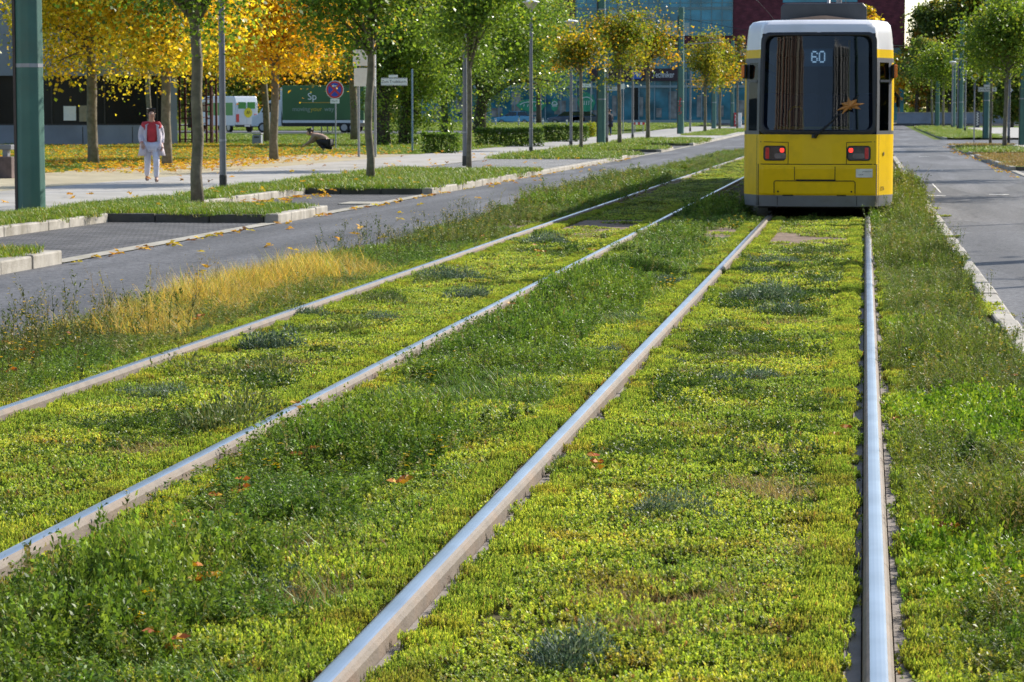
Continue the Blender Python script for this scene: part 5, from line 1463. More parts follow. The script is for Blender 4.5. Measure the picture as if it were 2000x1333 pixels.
tree('street_tree', 'street tree with forked branches on the island beyond the inspection slab', (723, 363), 16, (722, -45), 135, 165, GRN, 60, 270, 0.092, 22, GS, fork=2.7, seed=12, gap=0.5, crook=0.016)
tree('street_tree', 'slim street tree standing against a grey lamp post before the driveway', (916, 338), 10, (925, 10), 95, 135, GRN, 50, 230, 0.10, 18, GS, fork=2.6, seed=13, gap=0.55)
tree('street_tree', 'small orange-tinged tree by the second lamp post past the driveway', (1135, 299), 7, (1128, 105), 56, 66, YGM, 26, 170, 0.12, 12, GS, seed=14, gap=0.55)
tree('street_tree', 'yellow-green tree just right of the dark green mast', (1210, 288), 8, (1205, 75), 54, 90, YG, 36, 170, 0.135, 14, GS, seed=15, gap=0.6)
tree('street_tree', 'yellow and rust tree in front of the shop sign', (1265, 278), 8, (1265, 88), 48, 74, YGM, 30, 160, 0.145, 12, GS, seed=16, gap=0.6)
tree('street_tree', 'yellow-green tree right of the mast with red graffiti', (1377, 262), 6, (1380, 122), 44, 62, YG, 30, 160, 0.17, 10, GS, seed=17, gap=0.6)
tree('street_tree', 'golden tree third from the tram in the left row', (1405, 258), 5, (1412, 130), 34, 50, YGM, 22, 150, 0.18, 8, GS, seed=18, gap=0.6)
tree('street_tree', 'rusty brown thin tree closest to the left flank of the tram', (1440, 253), 4, (1440, 125), 24, 48, OGN, 18, 80, 0.25, 7, GS, seed=19)
GP = 'ivy clad poplars by the pavement'
tree('poplar_tree', 'ivy clad poplar with a broad black trunk left of the street name post', (748, 291), 28, (770, 15), 95, 235, POP, 100, 420, 0.135, 16, GP, F_gloss, M_bark_dk, fork=2.0, seed=21, droop=0.3, ivy=(4.5, 1500))
tree('poplar_tree', 'ivy clad poplar right behind the street name post', (790, 289), 22, (835, 10), 90, 250, POP, 100, 420, 0.135, 16, GP, F_gloss, M_bark_dk, fork=1.8, seed=22, droop=0.3, ivy=(4.0, 2200))
tree('poplar_tree', 'thin poplar behind the clipped hedge left of the slim street tree', (868, 266), 13, (885, 75), 75, 150, POP, 60, 380, 0.155, 10, GP, F_gloss, M_bark_dk, seed=23, droop=0.3, ivy=(3.0, 700))
tree('poplar_tree', 'leaning dark poplar with wide glossy crown behind the hedge beside the tall lamp', (935, 264), 24, (1005, 60), 105, 175, POP, 100, 420, 0.15, 18, GP, F_gloss, M_bark_dk, fork=1.8, seed=24, droop=0.3, ivy=(3.0, 900))
GB = 'trees behind the parked vans'
for i, (b_, c_, w_, h_, l_) in enumerate([((372, 250), (370, 130), 90, 110, 'dark tree behind the red steel stair'), ((470, 249), (455, 120), 90, 110, 'dark tree behind the white van'), ((560, 249), (575, 110), 100, 120, 'brownish dark tree behind the truck cab'), ((700, 249), (690, 120), 90, 120, 'dark tree behind the rear of the green truck'), ((800, 248), (820, 110), 80, 110, 'dark tree far behind the street name sign'), ((1052, 246), (1050, 75), 62, 100, 'green tree in front of the glass shop front, above the light blue car')]):
    tree('background_tree', l_, b_, 10, c_, w_, h_, DRK if i not in (2, 5) else (OGN if i == 2 else POP), 40, 170, 0.36, 8, GB, bark=M_bark_dk, seed=31 + i)
GR = 'trees along the right side of the right road'
tree('street_tree', 'thin straight tree beside the right hand street name sign', (1934, 284), 5, (1938, 92), 56, 72, BRT, 36, 170, 0.15, 12, GR, seed=41, gap=0.6)
tree('street_tree', 'leafy green tree on the grassy parking island at the right edge', (1962, 293), 8, (1978, 70), 92, 100, BRT, 64, 230, 0.14, 20, GR, seed=42, gap=0.6)
tree('street_tree', 'bright green young tree on the far verge left of the tall green mast', (1842, 252), 5, (1836, 125), 50, 52, BRT, 40, 190, 0.20, 10, GR, seed=43, gap=0.6)
tree('street_tree', 'slender tree on the far verge beside the bright green one', (1821, 250), 4, (1800, 118), 32, 55, DRK, 26, 120, 0.28, 7, GR, seed=44)
GF = 'big trees closing the end of the right road'
for i, (b_, c_, w_, h_, pa, l_) in enumerate([((1790, 243), (1800, 122), 22, 84, OGN, 'brown tinged tree beside the tram at the end of the right road'), ((1812, 242), (1822, 66), 38, 92, DRK, 'tall dark tree below the small patch of open sky'),
        ((1855, 243), (1868, 75), 48, 110, DRK, 'broad dark tree behind the tall green mast'), ((1905, 243), (1918, 55), 52, 110, YGM, 'tree with yellowing top behind the diamond priority sign'),
        ((1955, 243), (1962, 60), 55, 120, DRK, 'dark tree behind the leafy island tree'), ((2010, 244), (2012, 80), 60, 130, GRN, 'green tree cut off by the right edge of the picture'), ((1890, 242), (1880, 175), 55, 55, DRK, 'low bushy dark tree under the lamp heads'), ((1975, 250), (1985, 190), 40, 50, DRK, 'round dark bush tree by the grey wall on the right')]):
    tree('background_tree', l_, b_, 8, c_, w_, h_, pa, 60, 190, 0.34, 10, GF, bark=M_bark_dk, seed=51 + i)
tree('columnar_tree', 'narrow orange tree peeping over the tram roof', (1697, 244), 4, (1697, 70), 17, 72, ORG, 26, 110, 0.40, 6, seed=61)
tree('columnar_tree', 'narrow orange tree just right of the tram corner', (1755, 243), 4, (1752, 150), 17, 48, ORG, 20, 100, 0.38, 6, seed=62)
# three more of the right row, outside the frame, whose shade falls on the road
for i, (x, y) in enumerate([(6.6, 56), (6.8, 69), (6.7, 82)]):
    tree('street_tree', ['green roadside tree just outside the right edge, nearest', 'green roadside tree just outside the right edge, second', 'green roadside tree just outside the right edge, third'][i], Vector((x, y, 0)), 0.16 * 5000 / y, (1690 + x * 5000 / y, 225 - 3.4 * 5000 / y), 1.5 * 5000 / y, 1.9 * 5000 / y, GRN, 22, 90, 0.17, 10, GR, seed=71 + i)

for i, (x, y) in enumerate([(15, 38), (17, 50), (16, 62), (19, 74), (18, 88), (22, 104)]):
    k_ = 5000 / y
    tree('autumn_tree', 'tall autumn tree right of the street outside the picture, number %s along the row' % ['one', 'two', 'three', 'four', 'five', 'six'][i], Vector((x, y, 0)), 0.4 * k_, (1690 + x * k_, 225 - 4.0 * k_), 3.6 * k_, 4.0 * k_, [YGM, YEL, GRN][i % 3], 45, 110, 0.26, 10, 'tall trees right of the street', seed=81 + i)
g = np.random.default_rng(99)
n = 26000
X = g.uniform(-150, 75, n); Y = 340 + g.uniform(0, 40, n)
hh_ = 3.5 + 9 * fbm(X * 0.12, Y * 0.02, 91)
Z = hh_ * g.random(n) ** 0.8 + terr(Y) - 0.2
nm_ = NM()
leafq(nm_, np.stack([X, Y, Z], 1), g.normal(size=(n, 3)), g.uniform(0.7, 1.3, n), g.uniform(0.3, 0.5, n), pal(n, DRK[0] + [(0.16, 0.13, 0.03)], DRK[1] + [1.5]))
tag(nm_.build('distant_woods', F_crown), 'dark wood closing the horizon behind the end of the street', 'woods', kind='stuff')

# hedges: leafy boxes on a stem frame
def hedge(label, x0, x1, ytop, ybot, seed, dep=1.2):
    a, b_ = G(x0, ybot), G(x1, ybot)
    h = (ybot - ytop) / (5000 / a.y)
    t = thing('hedge', label, 'hedge', (a.x, a.y, a.z + 0.08), group='clipped hedges along the pavement')
    wv = b_ - a; wv.z = 0; Ln = wv.length
    t.rotation_euler = (0, 0, math.atan2(wv.y, wv.x))
    g = np.random.default_rng(seed)
    mb = MB()
    for i in range(int(Ln * 4)):
        x = g.uniform(0.1, Ln - 0.1); y = g.uniform(0.1, dep - 0.1); mb.tube([(x, y, 0), (x + g.normal(0, .1), y + g.normal(0, .1), h * 0.9)], 0.02, 4)
        mb.build('stems', M_bark_dk, t)
    n = int(Ln * h * 900) + int(Ln * dep * 500)
    P = g.random((n, 3)) * np.array([Ln, dep, h])
    face = g.random(n)
    P[:, 1] = np.where(face < 0.55, np.abs(g.normal(0, 0.09, n)), P[:, 1]); P[:, 2] = np.where(face > 0.6, h - np.abs(g.normal(0, 0.10, n)), P[:, 2])
    P += 0.14 * (fbm(P[:, 0] * 2, P[:, 2] * 2, seed)[:, None] - 0.5)
    d = g.normal(size=(n, 3)) + np.array([0, -0.6, 0.2])
    L = g.uniform(0.07, 0.13, n)
    nm_ = NM(); leafq(nm_, P, d, L, L * 0.36, pal(n, [(0.12, 0.22, 0.035), (0.17, 0.28, 0.05), (0.07, 0.13, 0.025)], [4, 3, 3]))
    nm_.build('leaves', F_gloss, t)
hedge('low leafy hedge left of the lamp post with the slim street tree', 822, 896, 264, 305, 1)
hedge('long clipped hedge behind the tall lamp post', 930, 1060, 255, 291, 2)
hedge('far clipped hedge left of the dark green mast', 1062, 1148, 249, 281, 3)
p = G(1154, 272); g = np.random.default_rng(4)
t = thing('shrub', 'small yellow-green shrub at the end of the far hedge', 'shrub', (p.x, p.y, p.z + 0.1))
MB().tube([(0, 0, 0), (0.05, 0, 0.4)], 0.03, 5).build('stem', M_bark_dk, t)
P = g.normal(0, 1, (700, 3)); P = P / np.linalg.norm(P, axis=1, keepdims=True) * g.random((700, 1)) ** .4 * np.array([.42, .4, .5]) + np.array([0, 0, .5])
nm_ = NM(); leafq(nm_, P, g.normal(size=(700, 3)), g.uniform(.08, .15, 700), np.full(700, .04), pal(700, [(0.36, 0.36, 0.03), (0.24, 0.3, 0.03)], [2, 1])); nm_.build('leaves', F_crown, t)

# ================================================================== MASTS, LAMPS, SIGNS
def mast(px, py, w, label, top=8.9, graf=False, loc=None):
    p = loc or G(px, py)
    r_ = (w * p.y / 5000 / 2) if w else 0.22
    r_ = max(r_, 0.17)
    t = thing('catenary_mast', label, 'mast', (p.x, p.y, p.z + 0.06), R(random.uniform(-4, 4)), 'green masts carrying the tram wires')
    n = 10
    mb = MB()
    prof = []
    for z, q in ((0, 1.06), (top * 0.5, 0.99), (top - 0.02, 0.90), (top, 0.86)):
        prof.append((r_ * q, z))
    mb.lathe(prof, n); mb.build('pole', M_mast, t, bevel=0.02)
    MB().box(-r_ * 0.99, -r_ * 0.80, -r_ * 0.72, -r_ * 0.2, 0.02, top * 0.93).build('shade_strip', M_mastband, t)  # dark brown strip paints in the shade of the mast's left facet
    mb = MB()
    for z in (2.3, 5.1, 6.9): mb.lathe([(r_ * 1.04, z), (r_ * 1.04, z + 0.06)], n)
    mb.build('clamp_band', M_steel, t)
    mb = MB().tube([(r_ * 0.8, 0, 6.3), (r_ + 2.6, 0, 6.5)], 0.035, 6); mb.tube([(r_ * 0.8, 0, 7.4), (r_ + 2.6, 0, 6.55)], 0.012, 4)
    mb.build('bracket_arm', M_steel, t)
    if graf:
        mb = MB()
        for q in range(7):
            a = [(-0.05 + 0.09 * math.sin(q * 1.3), 2.6 - q * 0.16), (0.08 * math.cos(q * 2.1), 2.5 - q * 0.16), (-0.09 + 0.05 * math.sin(q), 2.38 - q * 0.16)]
            mb.tube([(x, -math.sqrt(max(0.01, (r_ * 1.03) ** 2 - x * x)) - 0.004, z) for x, z in a], 0.028, 4)
        mb.build('graffiti', M_red, t)
    return t
mast(62, 427, 56, 'thick green mast at the left edge standing on the grass verge')
mast(1174, 285, 17, 'dark green mast between two small yellowing trees left of the road')
mast(1329, 265, 13, 'green mast with red graffiti before the shop windows', graf=True)
mast(1394, 254, 9, 'green mast whose top shows against the glass facade, second from the tram', 8.8)
mast(1430, 250, 7, 'thin far mast closest to the left side of the tram', 8.3)
mast(1925, 273, 12, 'green mast right behind the right hand street name sign')
mast(1876, 257, 9, 'tall green mast on the far right verge with its top in front of trees', 9.0)
mast(1830, 251, 9, 'green mast at the left end of the far right verge', 6.6)
mast(1862, 253, 7, 'slim green mast between the two far lamp posts', 7.0)
mast(1996, 288, 9, 'green mast at the right edge behind the parking island')
mast(0, 0, 0, 'green mast outside the right edge whose shadow crosses the green track', loc=Vector((5.5, 33.2, 0)))

def lamp(px, py, label, h=5.85, loc=None):
    p = loc or G(px, py)
    t = thing('street_lamp', label, 'street lamp', (p.x, p.y, p.z + 0.08), group='grey street lamps with cone heads')
    MB().lathe([(0.072, 0.0), (0.068, 2.0), (0.056, h - 0.3)], 12).build('post', M_lamp, t, smooth=False)
    MB().lathe([(0.08, -0.05), (0.08, 0.30), (0.074, 0.32)], 12).build('post_foot', M_darkbase, t)
    MB().lathe([(0.078, 1.0), (0.078, 1.05)], 12).build('collar', M_steel, t)
    hd = MB().lathe([(0.07, h - 0.34), (0.10, h - 0.30), (0.24, h - 0.10), (0.31, h - 0.045)], 24).build('lamp_bowl', mat('lamp_bowl_glass', (0.50, 0.46, 0.36), 0.25, var=0.1), t, smooth=True)
    MB().lathe([(0.325, h - 0.05), (0.33, h - 0.02), (0.20, h + 0.03), (0.05, h + 0.06)], 24).build('lamp_cap', M_wht, hd, smooth=True)
    return t
LPL = [(436, 380, 'grey lamp post by the pavement right of the nearest street tree'), (908, 331, 'grey lamp post touching the slim street tree before the driveway'), (1037, 308, 'grey lamp with pale cone head right of the poplars, standing alone'),
       (1115, 293, 'lamp with pale cone head among orange leaves left of the dark green mast'), (1185, 284, 'grey lamp right beside the dark green mast'), (1235.5, 276, 'grey lamp post between the two small trees before the shop sign'), (1348, 260, 'far lamp with pale head right of the graffiti mast'),
       (1884.5, 261, 'far lamp with its head right of the tall green mast'), (1870, 257, 'far lamp with its head just left of the tall green mast'), (1859, 254, 'farthest lamp of the right hand verge, head lowest'), (1970, 281, 'grey lamp post carrying the second diamond sign at the right edge')]
for x, y, l in LPL: lamp(x, y, l)
for i, (x, y) in enumerate([(5.6, 29.3), (5.7, 43.0)]):
    lamp(0, 0, ['lamp post outside the right edge, nearest the camera', 'lamp post outside the right edge, farther one'][i], loc=Vector((x, y, 0)))

def post_sign(name, label, cat, px, pb, pt, rad=0.03, m=None, dz=0.08):
    p = G(px, pb); k = 5000 / p.y
    t = thing(name, label, cat, (p.x, p.y, p.z + dz))
    h = (pb - pt) / k
    MB().lathe([(rad, -0.05), (rad, h), (rad * 0.6, h + 0.01)], 10).build('post', m or M_steel, t)
    def at(x, y): return ((x - px) / k, (pb - y) / k)
    return t, at, k
def plate(name, t, at, x0, x1, y0, y1, m, y=-0.045, th=0.012, bevel=0.0):
    a, b_ = at(x0, y1), at(x1, y0)
    return MB().box(a[0], b_[0], y - th, y, a[1], b_[1]).build(name, m, t, bevel=bevel)
def disc(name, t, c, r_, m, y, th=0.01, n=32):
    return MB().extr([(c[0] + r_ * math.cos(q * 6.2832 / n), y, c[1] + r_ * math.sin(q * 6.2832 / n)) for q in range(n)], (0, -th, 0)).build(name, m, t)
# no stopping sign
M_sblue = mat('sign_blue_matt', (0.02, 0.06, 0.40), 0.5)
t, at, k = post_sign('no_stopping_sign', 'round red and blue no-stopping sign on a post by the crouching person', 'traffic sign', 656, 298, 162)
c = at(655, 178); r_ = 18 / k
disc('sign_rim', t, c, r_, M_wht, -0.04); disc('red_ring', t, c, r_ * 0.94, M_red, -0.051, 0.006); disc('blue_field', t, c, r_ * 0.74, M_sblue, -0.058, 0.006)
for s in (-1, 1):
    mb = MB(); q = r_ * 0.74 * 0.98
    a = R(45 * s + 90)
    dx, dz = math.cos(a), math.sin(a); w_ = r_ * 0.11
    mb.extr([(c[0] + dx * q - dz * w_, -0.0655, c[1] + dz * q + dx * w_), (c[0] + dx * q + dz * w_, -0.0655, c[1] + dz * q - dx * w_), (c[0] - dx * q + dz * w_, -0.0655, c[1] - dz * q - dx * w_), (c[0] - dx * q - dz * w_, -0.0655, c[1] - dz * q + dx * w_)], (0, -0.004 - 0.002 * (s > 0), 0))
    mb.build('red_bar', M_red, t)
mb = MB(); ax, az = c[0] - r_ * 0.08, c[1] + r_ * 0.42
mb.extr([(ax - r_ * .26, -0.072, az), (ax - r_ * .06, -0.072, az + r_ * .14), (ax - r_ * .06, -0.072, az + r_ * .05), (ax + r_ * .30, -0.072, az + r_ * .05), (ax + r_ * .30, -0.072, az - r_ * .05), (ax - r_ * .06, -0.072, az - r_ * .05), (ax - r_ * .06, -0.072, az - r_ * .14)], (0, -0.003, 0))
mb.build('white_arrow', M_wht, t)
pl = plate('supplement_plate', t, at, 646, 664, 196, 205, M_wht)
a = at(655, 200.5); text('plate_print', 'Mo-Fr', 0.10, M_ink, t, (a[0], -0.06, a[1]), sx=1.1)
# direction panels
t, at, k = post_sign('direction_board', 'two pale direction panels one above the other on a tall post behind a tree', 'sign', 733, 313, 88, 0.05, M_steel)
plate('upper_panel', t, at, 690, 735, 100, 132, M_wht, y=-0.055, th=0.05); plate('lower_panel', t, at, 692, 735, 136, 172, M_wht, y=-0.055, th=0.05)
MB().lathe([(0.045, 0), (0.045, 3)], 8).build('second_post', M_steel, t, loc=(at(700, 0)[0], 0.0, 0))
# street name signs
def street_sign(label, px, pb, pt, x0, x1, y0, y1, s, sz, m=None, small=None):
    t, at, k = post_sign('street_name_sign', label, 'street sign', px, pb, pt, 0.035, m)
    plate('name_plate', t, at, x0, x1, y0, y1, M_wht, y=-0.04, th=0.02, bevel=0.003)
    a, b_ = at(x0 + 0.6, y1 - 0.6), at(x1 - 0.6, y0 + 0.6)
    mb = MB()
    for q in ((a[0], b_[0], a[1], a[1] + 0.012), (a[0], b_[0], b_[1] - 0.012, b_[1])): mb.box(q[0], q[1], -0.0635, -0.0605, q[2], q[3])
    mb.build('plate_border', M_ink, t)
    c = at((x0 + x1) / 2, (y0 + y1) / 2)
    text('street_name', s, sz, M_ink, t, (c[0], -0.062, c[1]), sx=0.9)
    if small: plate('house_number_plate', t, at, *small, M_wht, y=-0.04, th=0.015)
    return t, at, k
street_sign('white street name sign reading Zum Trudelturm on a bluish post', 805.5, 304, 139, 744, 796, 155.5, 170.5, 'Zum Trudelturm', 0.165, mat('post_blue_grey', (0.16, 0.24, 0.33), 0.5), (759, 777, 149.5, 154.5))
street_sign('small white street name sign seen over the far hedge', 1154, 252, 162, 1131, 1154, 165, 173, 'Zum Turm', 0.2)
t, at, k = street_sign('street name sign with a small square sign just right of the dark green mast', 1217, 264, 166, 1189, 1212, 173, 180, 'Trudelturm', 0.18)
plate('square_sign', t, at, 1212, 1220, 167, 177, M_wht, y=-0.05)
t, at, k = street_sign('white street name sign reading Carl-Scheele-Str. below a yellow diamond', 1902, 283, 150, 1908, 1943, 176, 185, 'Carl-Scheele-Str.', 0.16, None, (1919, 1935, 171.5, 175.5))
M_diay = mat('sign_yellow', (0.78, 0.50, 0.01), 0.45)
def diamond(t, at, cx, cy, hw, y=-0.07):
    a = at(cx, cy); h = at(cx + hw, cy)[0] - a[0]
    def rh(q, y_, th): return MB().extr([(a[0] + q, y_, a[1]), (a[0], y_, a[1] + q), (a[0] - q, y_, a[1]), (a[0], y_, a[1] - q)], (0, -th, 0))
    d_ = rh(h, y, 0.01).build('diamond_plate', M_wht, t); rh(h * 0.66, y - 0.011, 0.005).build('yellow_field', M_diay, d_)
diamond(t, at, 1903, 155, 10.5)
plate('grey_box', t, at, 1899.5, 1904.5, 168, 181, M_lamp, y=-0.05, th=0.1)
t, at, k = post_sign('priority_sign', 'smaller yellow diamond sign at the right edge beside a lamp post', 'traffic sign', 1968, 280, 172, 0.025)
diamond(t, at, 1968, 182, 8.5)
t, at, k = post_sign('plate_sign', 'plain white oblong plate on a thin post in front of the green truck', 'sign', 611.5, 263, 183, 0.05)
plate('white_plate', t, at, 597, 625, 201, 211, M_wht, y=-0.06)
t, at, k = post_sign('thin_post', 'thin grey post between the two bicycle hoops', 'post', 650, 262, 196, 0.05)
disc('post_cap', t, (0, at(0, 199)[1]), 0.12, M_steel, -0.05)
t, at, k = post_sign('thin_post', 'thin grey post before the pavilion right of the thick mast', 'post', 151, 289, 120, 0.08)
MB().lathe([(0.11, 0), (0.11, .25)], 10).build('foot', M_darkbase, t)
for x, yb, yt, l in [(1045, 249, 230, 'short post in the bright lawn before the light blue car'), (1013, 250, 233, 'short grey bollard behind the long hedge'), (1060, 250, 233, 'short grey bollard right of the tall lone lamp'), (1107, 250, 236, 'short bollard behind the far hedge'), (968, 250, 233, 'short bollard at the left end of the bright lawn')]:
    t, at, k = post_sign('bollard', l, 'bollard', x, yb, yt, 0.07, M_steel)
    MB().lathe([(0.075, 0.55), (0.075, 0.68)], 10).build('reflector_band', M_wht, t)

# street bits
for x, l in [(634, 'left bicycle hoop of two on the lawn before the truck'), (661, 'right bicycle hoop of two on the lawn before the truck')]:
    p = G(x, 263); k = 5000 / p.y; h = 25 / k; w_ = 6.5 / k
    t = thing('bicycle_hoop', l, 'bike stand', (p.x, p.y, p.z + 0.05), group='bicycle hoops')
    MB().tube([(-w_, 0, 0), (-w_ * .9, 0, h * .6)] + [(w_ * .75 * math.cos(a_), 0, h * .62 + h * .38 * math.sin(a_)) for a_ in np.linspace(2.9, 0.24, 9)] + [(w_ * .9, 0, h * .6), (w_, 0, 0)], 0.045, 8).build('hoop', M_steel, t, smooth=True)
    MB().lathe([(0.1, 0), (0.1, 0.02)], 10, (-w_, 0, 0)).build('base_plate', M_steel, t); MB().lathe([(0.1, 0), (0.1, 0.02)], 10, (w_, 0, 0)).build('base_plate', M_steel, t)
p = G(503, 288); k = 5000 / p.y
t = thing('litter_bin', 'blue-grey box bin on the lawn by the maple trunks', 'bin', (p.x, p.y, p.z + 0.06))
MB().box(-9 / k, 9 / k, -.2, .2, 0, 22 / k).build('bin_body', M_grey_panel, t, bevel=0.02); MB().box(-10 / k, 10 / k, -.22, .22, 23.5 / k, 26 / k).build('bin_lid', M_steel, t, bevel=0.01)
MB().box(7 / k, 9 / k, -.1, .1, 22 / k, 23.5 / k).build('lid_hinge', M_black, t)
MB().box(-5 / k, 5 / k, -.212, -.2, 16 / k, 19 / k).build('bin_slot', M_black, t)
p = G(12, 357); k = 5000 / p.y
t = thing('stone_bench', 'brown stone block bench with a grey back support at the left edge', 'bench', (p.x, p.y, p.z + 0.1))
MB().box(-60 / k, 19 / k, -.25, .25, 0, 44 / k).build('stone_block', mat('stone_brown', (0.12, 0.085, 0.08), 0.85, var=0.3, scale=6, bump=0.4), t, bevel=0.02)
MB().box(-4 / k, 7 / k, -.1, .1, 44 / k, 58 / k).build('support', M_lamp, t, bevel=0.01); MB().box(-60 / k, 15 / k, -.13, .13, 58 / k, 68 / k).build('backrest', M_lamp, t, bevel=0.01)
# dark red steel stair tower
p = G(382, 287); k = 5000 / p.y
t = thing('steel_stair', 'dark red steel stair frame right of the pavilion', 'stair frame', (p.x, p.y, p.z + 0.05))
W2, HT = 32 / k, 140 / k
for x in (-W2, -W2 * 0.2, W2 * 0.72, W2):
    for y in (0, 1.1): MB().box(x - 0.05, x + 0.05, y - 0.05, y + 0.05, 0, HT).build('post', M_dkred, t)
mb = MB()
for i in range(10):
    z = 0.3 + i * HT / 10.2
    mb.box(-W2 + 0.051, -W2 * 0.2 - 0.051, -0.03, 0.03, z, z + 0.05)
    mb.box(W2 * 0.72 + 0.051, W2 - 0.051, -0.03, 0.03, z, z + 0.06)
for z in (0.9, 1.7, 2.5): mb.box(-W2 * .2 + .051, W2 * .72 - .051, -0.02, 0.02, z, z + 0.05)
mb.build('rungs', M_dkred, t)
mb = MB()
for i in range(9): MB().box(-W2 * .2 + .06 + i * W2 * .09, -W2 * .2 + .06 + i * W2 * .09 + .22, 0.1, 1.0, 0.2 + i * .3, 0.24 + i * .3).build('tread', M_dkred, t)
# red and white column, barrier
p = G(1441, 250); k = 5000 / p.y
t = thing('info_column', 'red and white column beside the far left kerb near the tram', 'column', (p.x, p.y, p.z + .05))
MB().box(-7 / k, -0.5 / k, -.2, .2, 0, 28 / k).build('red_panel', M_red, t); MB().box(-0.4 / k, 7 / k, -.2, .2, 0, 28 / k).build('white_panel', M_wht, t)
MB().tube([(-5.5 / k, -.22, 24 / k), (-2.5 / k, -.22, 20 / k), (-5 / k, -.22, 15 / k), (-2.5 / k, -.22, 10 / k), (-5 / k, -.22, 6 / k)], 0.04, 5).build('white_mark', M_wht, t)
p = G(1248, 262); k = 5000 / p.y
t = thing('barrier', 'red and white striped barrier bar on two legs in the bright lawn', 'barrier', (p.x, p.y, p.z + .1))
for i in range(5): MB().box((-11 + i * 4.4) / k, (-6.6 + i * 4.4) / k - 0.002, -.03, .03, 15 / k, 20 / k).build('bar_stripe', M_red if i % 2 == 0 else M_wht, t)
for x in (-8, 8): MB().box((x - .8) / k, (x + .8) / k, .031, .09, 0, 19 / k).build('leg', M_steel, t)
p = G(1909, 252); k = 5000 / p.y
t = thing('utility_box', 'dark slim box with pale graffiti beyond the side street', 'box', (p.x, p.y, p.z + .05))
MB().box(-4 / k, 4 / k, 0, .6, 0, 33 / k).build('cabinet', M_roofbox, t, bevel=.02)
mb = MB()
for q in range(5): mb.tube([(-2 / k, -.02, (6 + q * 5) / k), (2 / k, -.02, (8 + q * 5) / k), (-1.5 / k, -.02, (10 + q * 5) / k)], 0.04, 4)
mb.build('graffiti', M_wht, t)
a, b_ = G(1785, 243), G(2010, 243)
X, Y, K = field(-12.0, -9.6, 172, 215, 0.5, lambda X, Y: 0.8 * np.ones(len(X)), seed=37, grow=160)
verge(X, Y, K * 1.5, 'verge_grass', 'far grass island left of the road near the tram flank', 37)
t = thing('garden_wall', 'long low grey wall under the trees at the end of the right road', 'wall', (a.x - 2, a.y - 2, a.z))
MB().box(0, b_.x - a.x + 4, 0, .3, 0, 1.3).build('wall_face', M_grey_panel, t); MB().box(-.05, b_.x - a.x + 4.05, -.05, .35, 1.301, 1.40).build('coping', M_kerb, t)
# overhead wires
for x, l in ((-0.715, 'thin contact wire above the track of the tram'), (-3.72, 'thin contact wire above the empty track')):
    mb = MB().tube([(x, y, 5.5 + float(terr(y)) + 0.06 * math.cos(y / 5.0)) for y in range(-20, 291, 10)], 0.009, 4)
    tag(mb.build('contact_wire', M_black), l, 'wire')
m0 = G(1329, 265)
tag(MB().tube([(m0.x, m0.y, 8.4), (-6, m0.y - 3, 7.0), (-0.7, m0.y - 6, 5.9)], 0.014, 4).build('span_wire', M_black), 'span wire slanting from the graffiti mast down to the tram wires', 'wire')

# ================================================================== VEHICLES
M_vanw = mat('van_white', (0.62, 0.66, 0.70), 0.3, var=0.05, coat=0.5)
M_vang = mat('van_green', (0.06, 0.26, 0.05), 0.35, var=0.1)
M_trkg = mat('truck_green', (0.035, 0.12, 0.035), 0.45, var=0.15, scale=0.5)
M_cgl = mat('car_glass', (0.015, 0.025, 0.03), 0.06, spec=0.9)
M_rim = mat('wheel_rim', (0.35, 0.36, 0.38), 0.35, metal=0.6)
def wheel(t, x, y, r_, w_=0.22):
    s = 1 if x > 0 else -1
    o = MB().extr([(x - s * w_, y + r_ * math.cos(q * math.pi / 12), r_ + r_ * math.sin(q * math.pi / 12)) for q in range(24)], (s * w_, 0, 0)).build('wheel', M_rubber, t, bevel=0.02)
    MB().extr([(x, y + r_ * .62 * math.cos(q * math.pi / 10), r_ + r_ * .62 * math.sin(q * math.pi / 10)) for q in range(20)], (s * 0.012, 0, 0)).build('rim', M_rim, o)
def side_prism(prof, hw): return MB().extr([(-hw, y, z) for y, z in prof], (2 * hw, 0, 0))
# van: forward is +y in its own frame
p = G(482, 262)
van = thing('delivery_van', 'white delivery van with green side panels and a yellow disc on its rear door', 'van', (p.x, p.y, p.z + 0.13), R(46), scale=1.0)
side_prism([(0, 0.45), (0, 2.2), (0.18, 2.68), (4.3, 2.70), (4.75, 2.45), (5.15, 1.6), (5.95, 1.2), (6.0, 0.5)], 1.0).build('body', M_vanw, van, bevel=0.08, seg=3)
for s in (-1, 1):
    MB().box(s * 1.003 - .004, s * 1.003 + .004, 0.35, 3.9, 1.25, 2.2).build('side_panel', M_vang, van)
    MB().extr([(s * 1.003, 4.15, 1.55), (s * 1.003, 4.15, 2.3), (s * 1.003, 4.65, 2.25), (s * 1.003, 5.05, 1.55)], (s * .006, 0, 0)).build('cab_window', M_cgl, van)
    for y in (1.0, 5.0): wheel(van, s * 0.98, y, 0.36)
    MB().box(s * .80 - .13, s * .80 + .13, -.03, 0.02, 0.75, 1.35).build('tail_light', M_redlens, van, bevel=.01)
    MB().box(s * .005 if s > 0 else -.78, .78 if s > 0 else -.005, -.012, .01, .55, 2.2).build('rear_door', M_vanw, van, bevel=.008)
    MB().box(.06 if s > 0 else -.74, .74 if s > 0 else -.06, -.022, -.013, 1.75, 2.25).build('door_window', M_vang, van)
MB().box(-1.0, 1.0, -.08, .05, .38, .55).build('bumper', M_black, van, bevel=.02)
disc('yellow_disc', van, (0.12, 1.45), 0.36, mat('disc_yellow', (0.75, 0.62, 0.02), 0.5), -.024)
MB().tube([(0.0, -.04, 1.35), (0.06, -.04, 1.6), (0.14, -.04, 1.35), (0.2, -.04, 1.6), (0.3, -.04, 1.42)], 0.025, 5).build('disc_mark', M_ink, van)
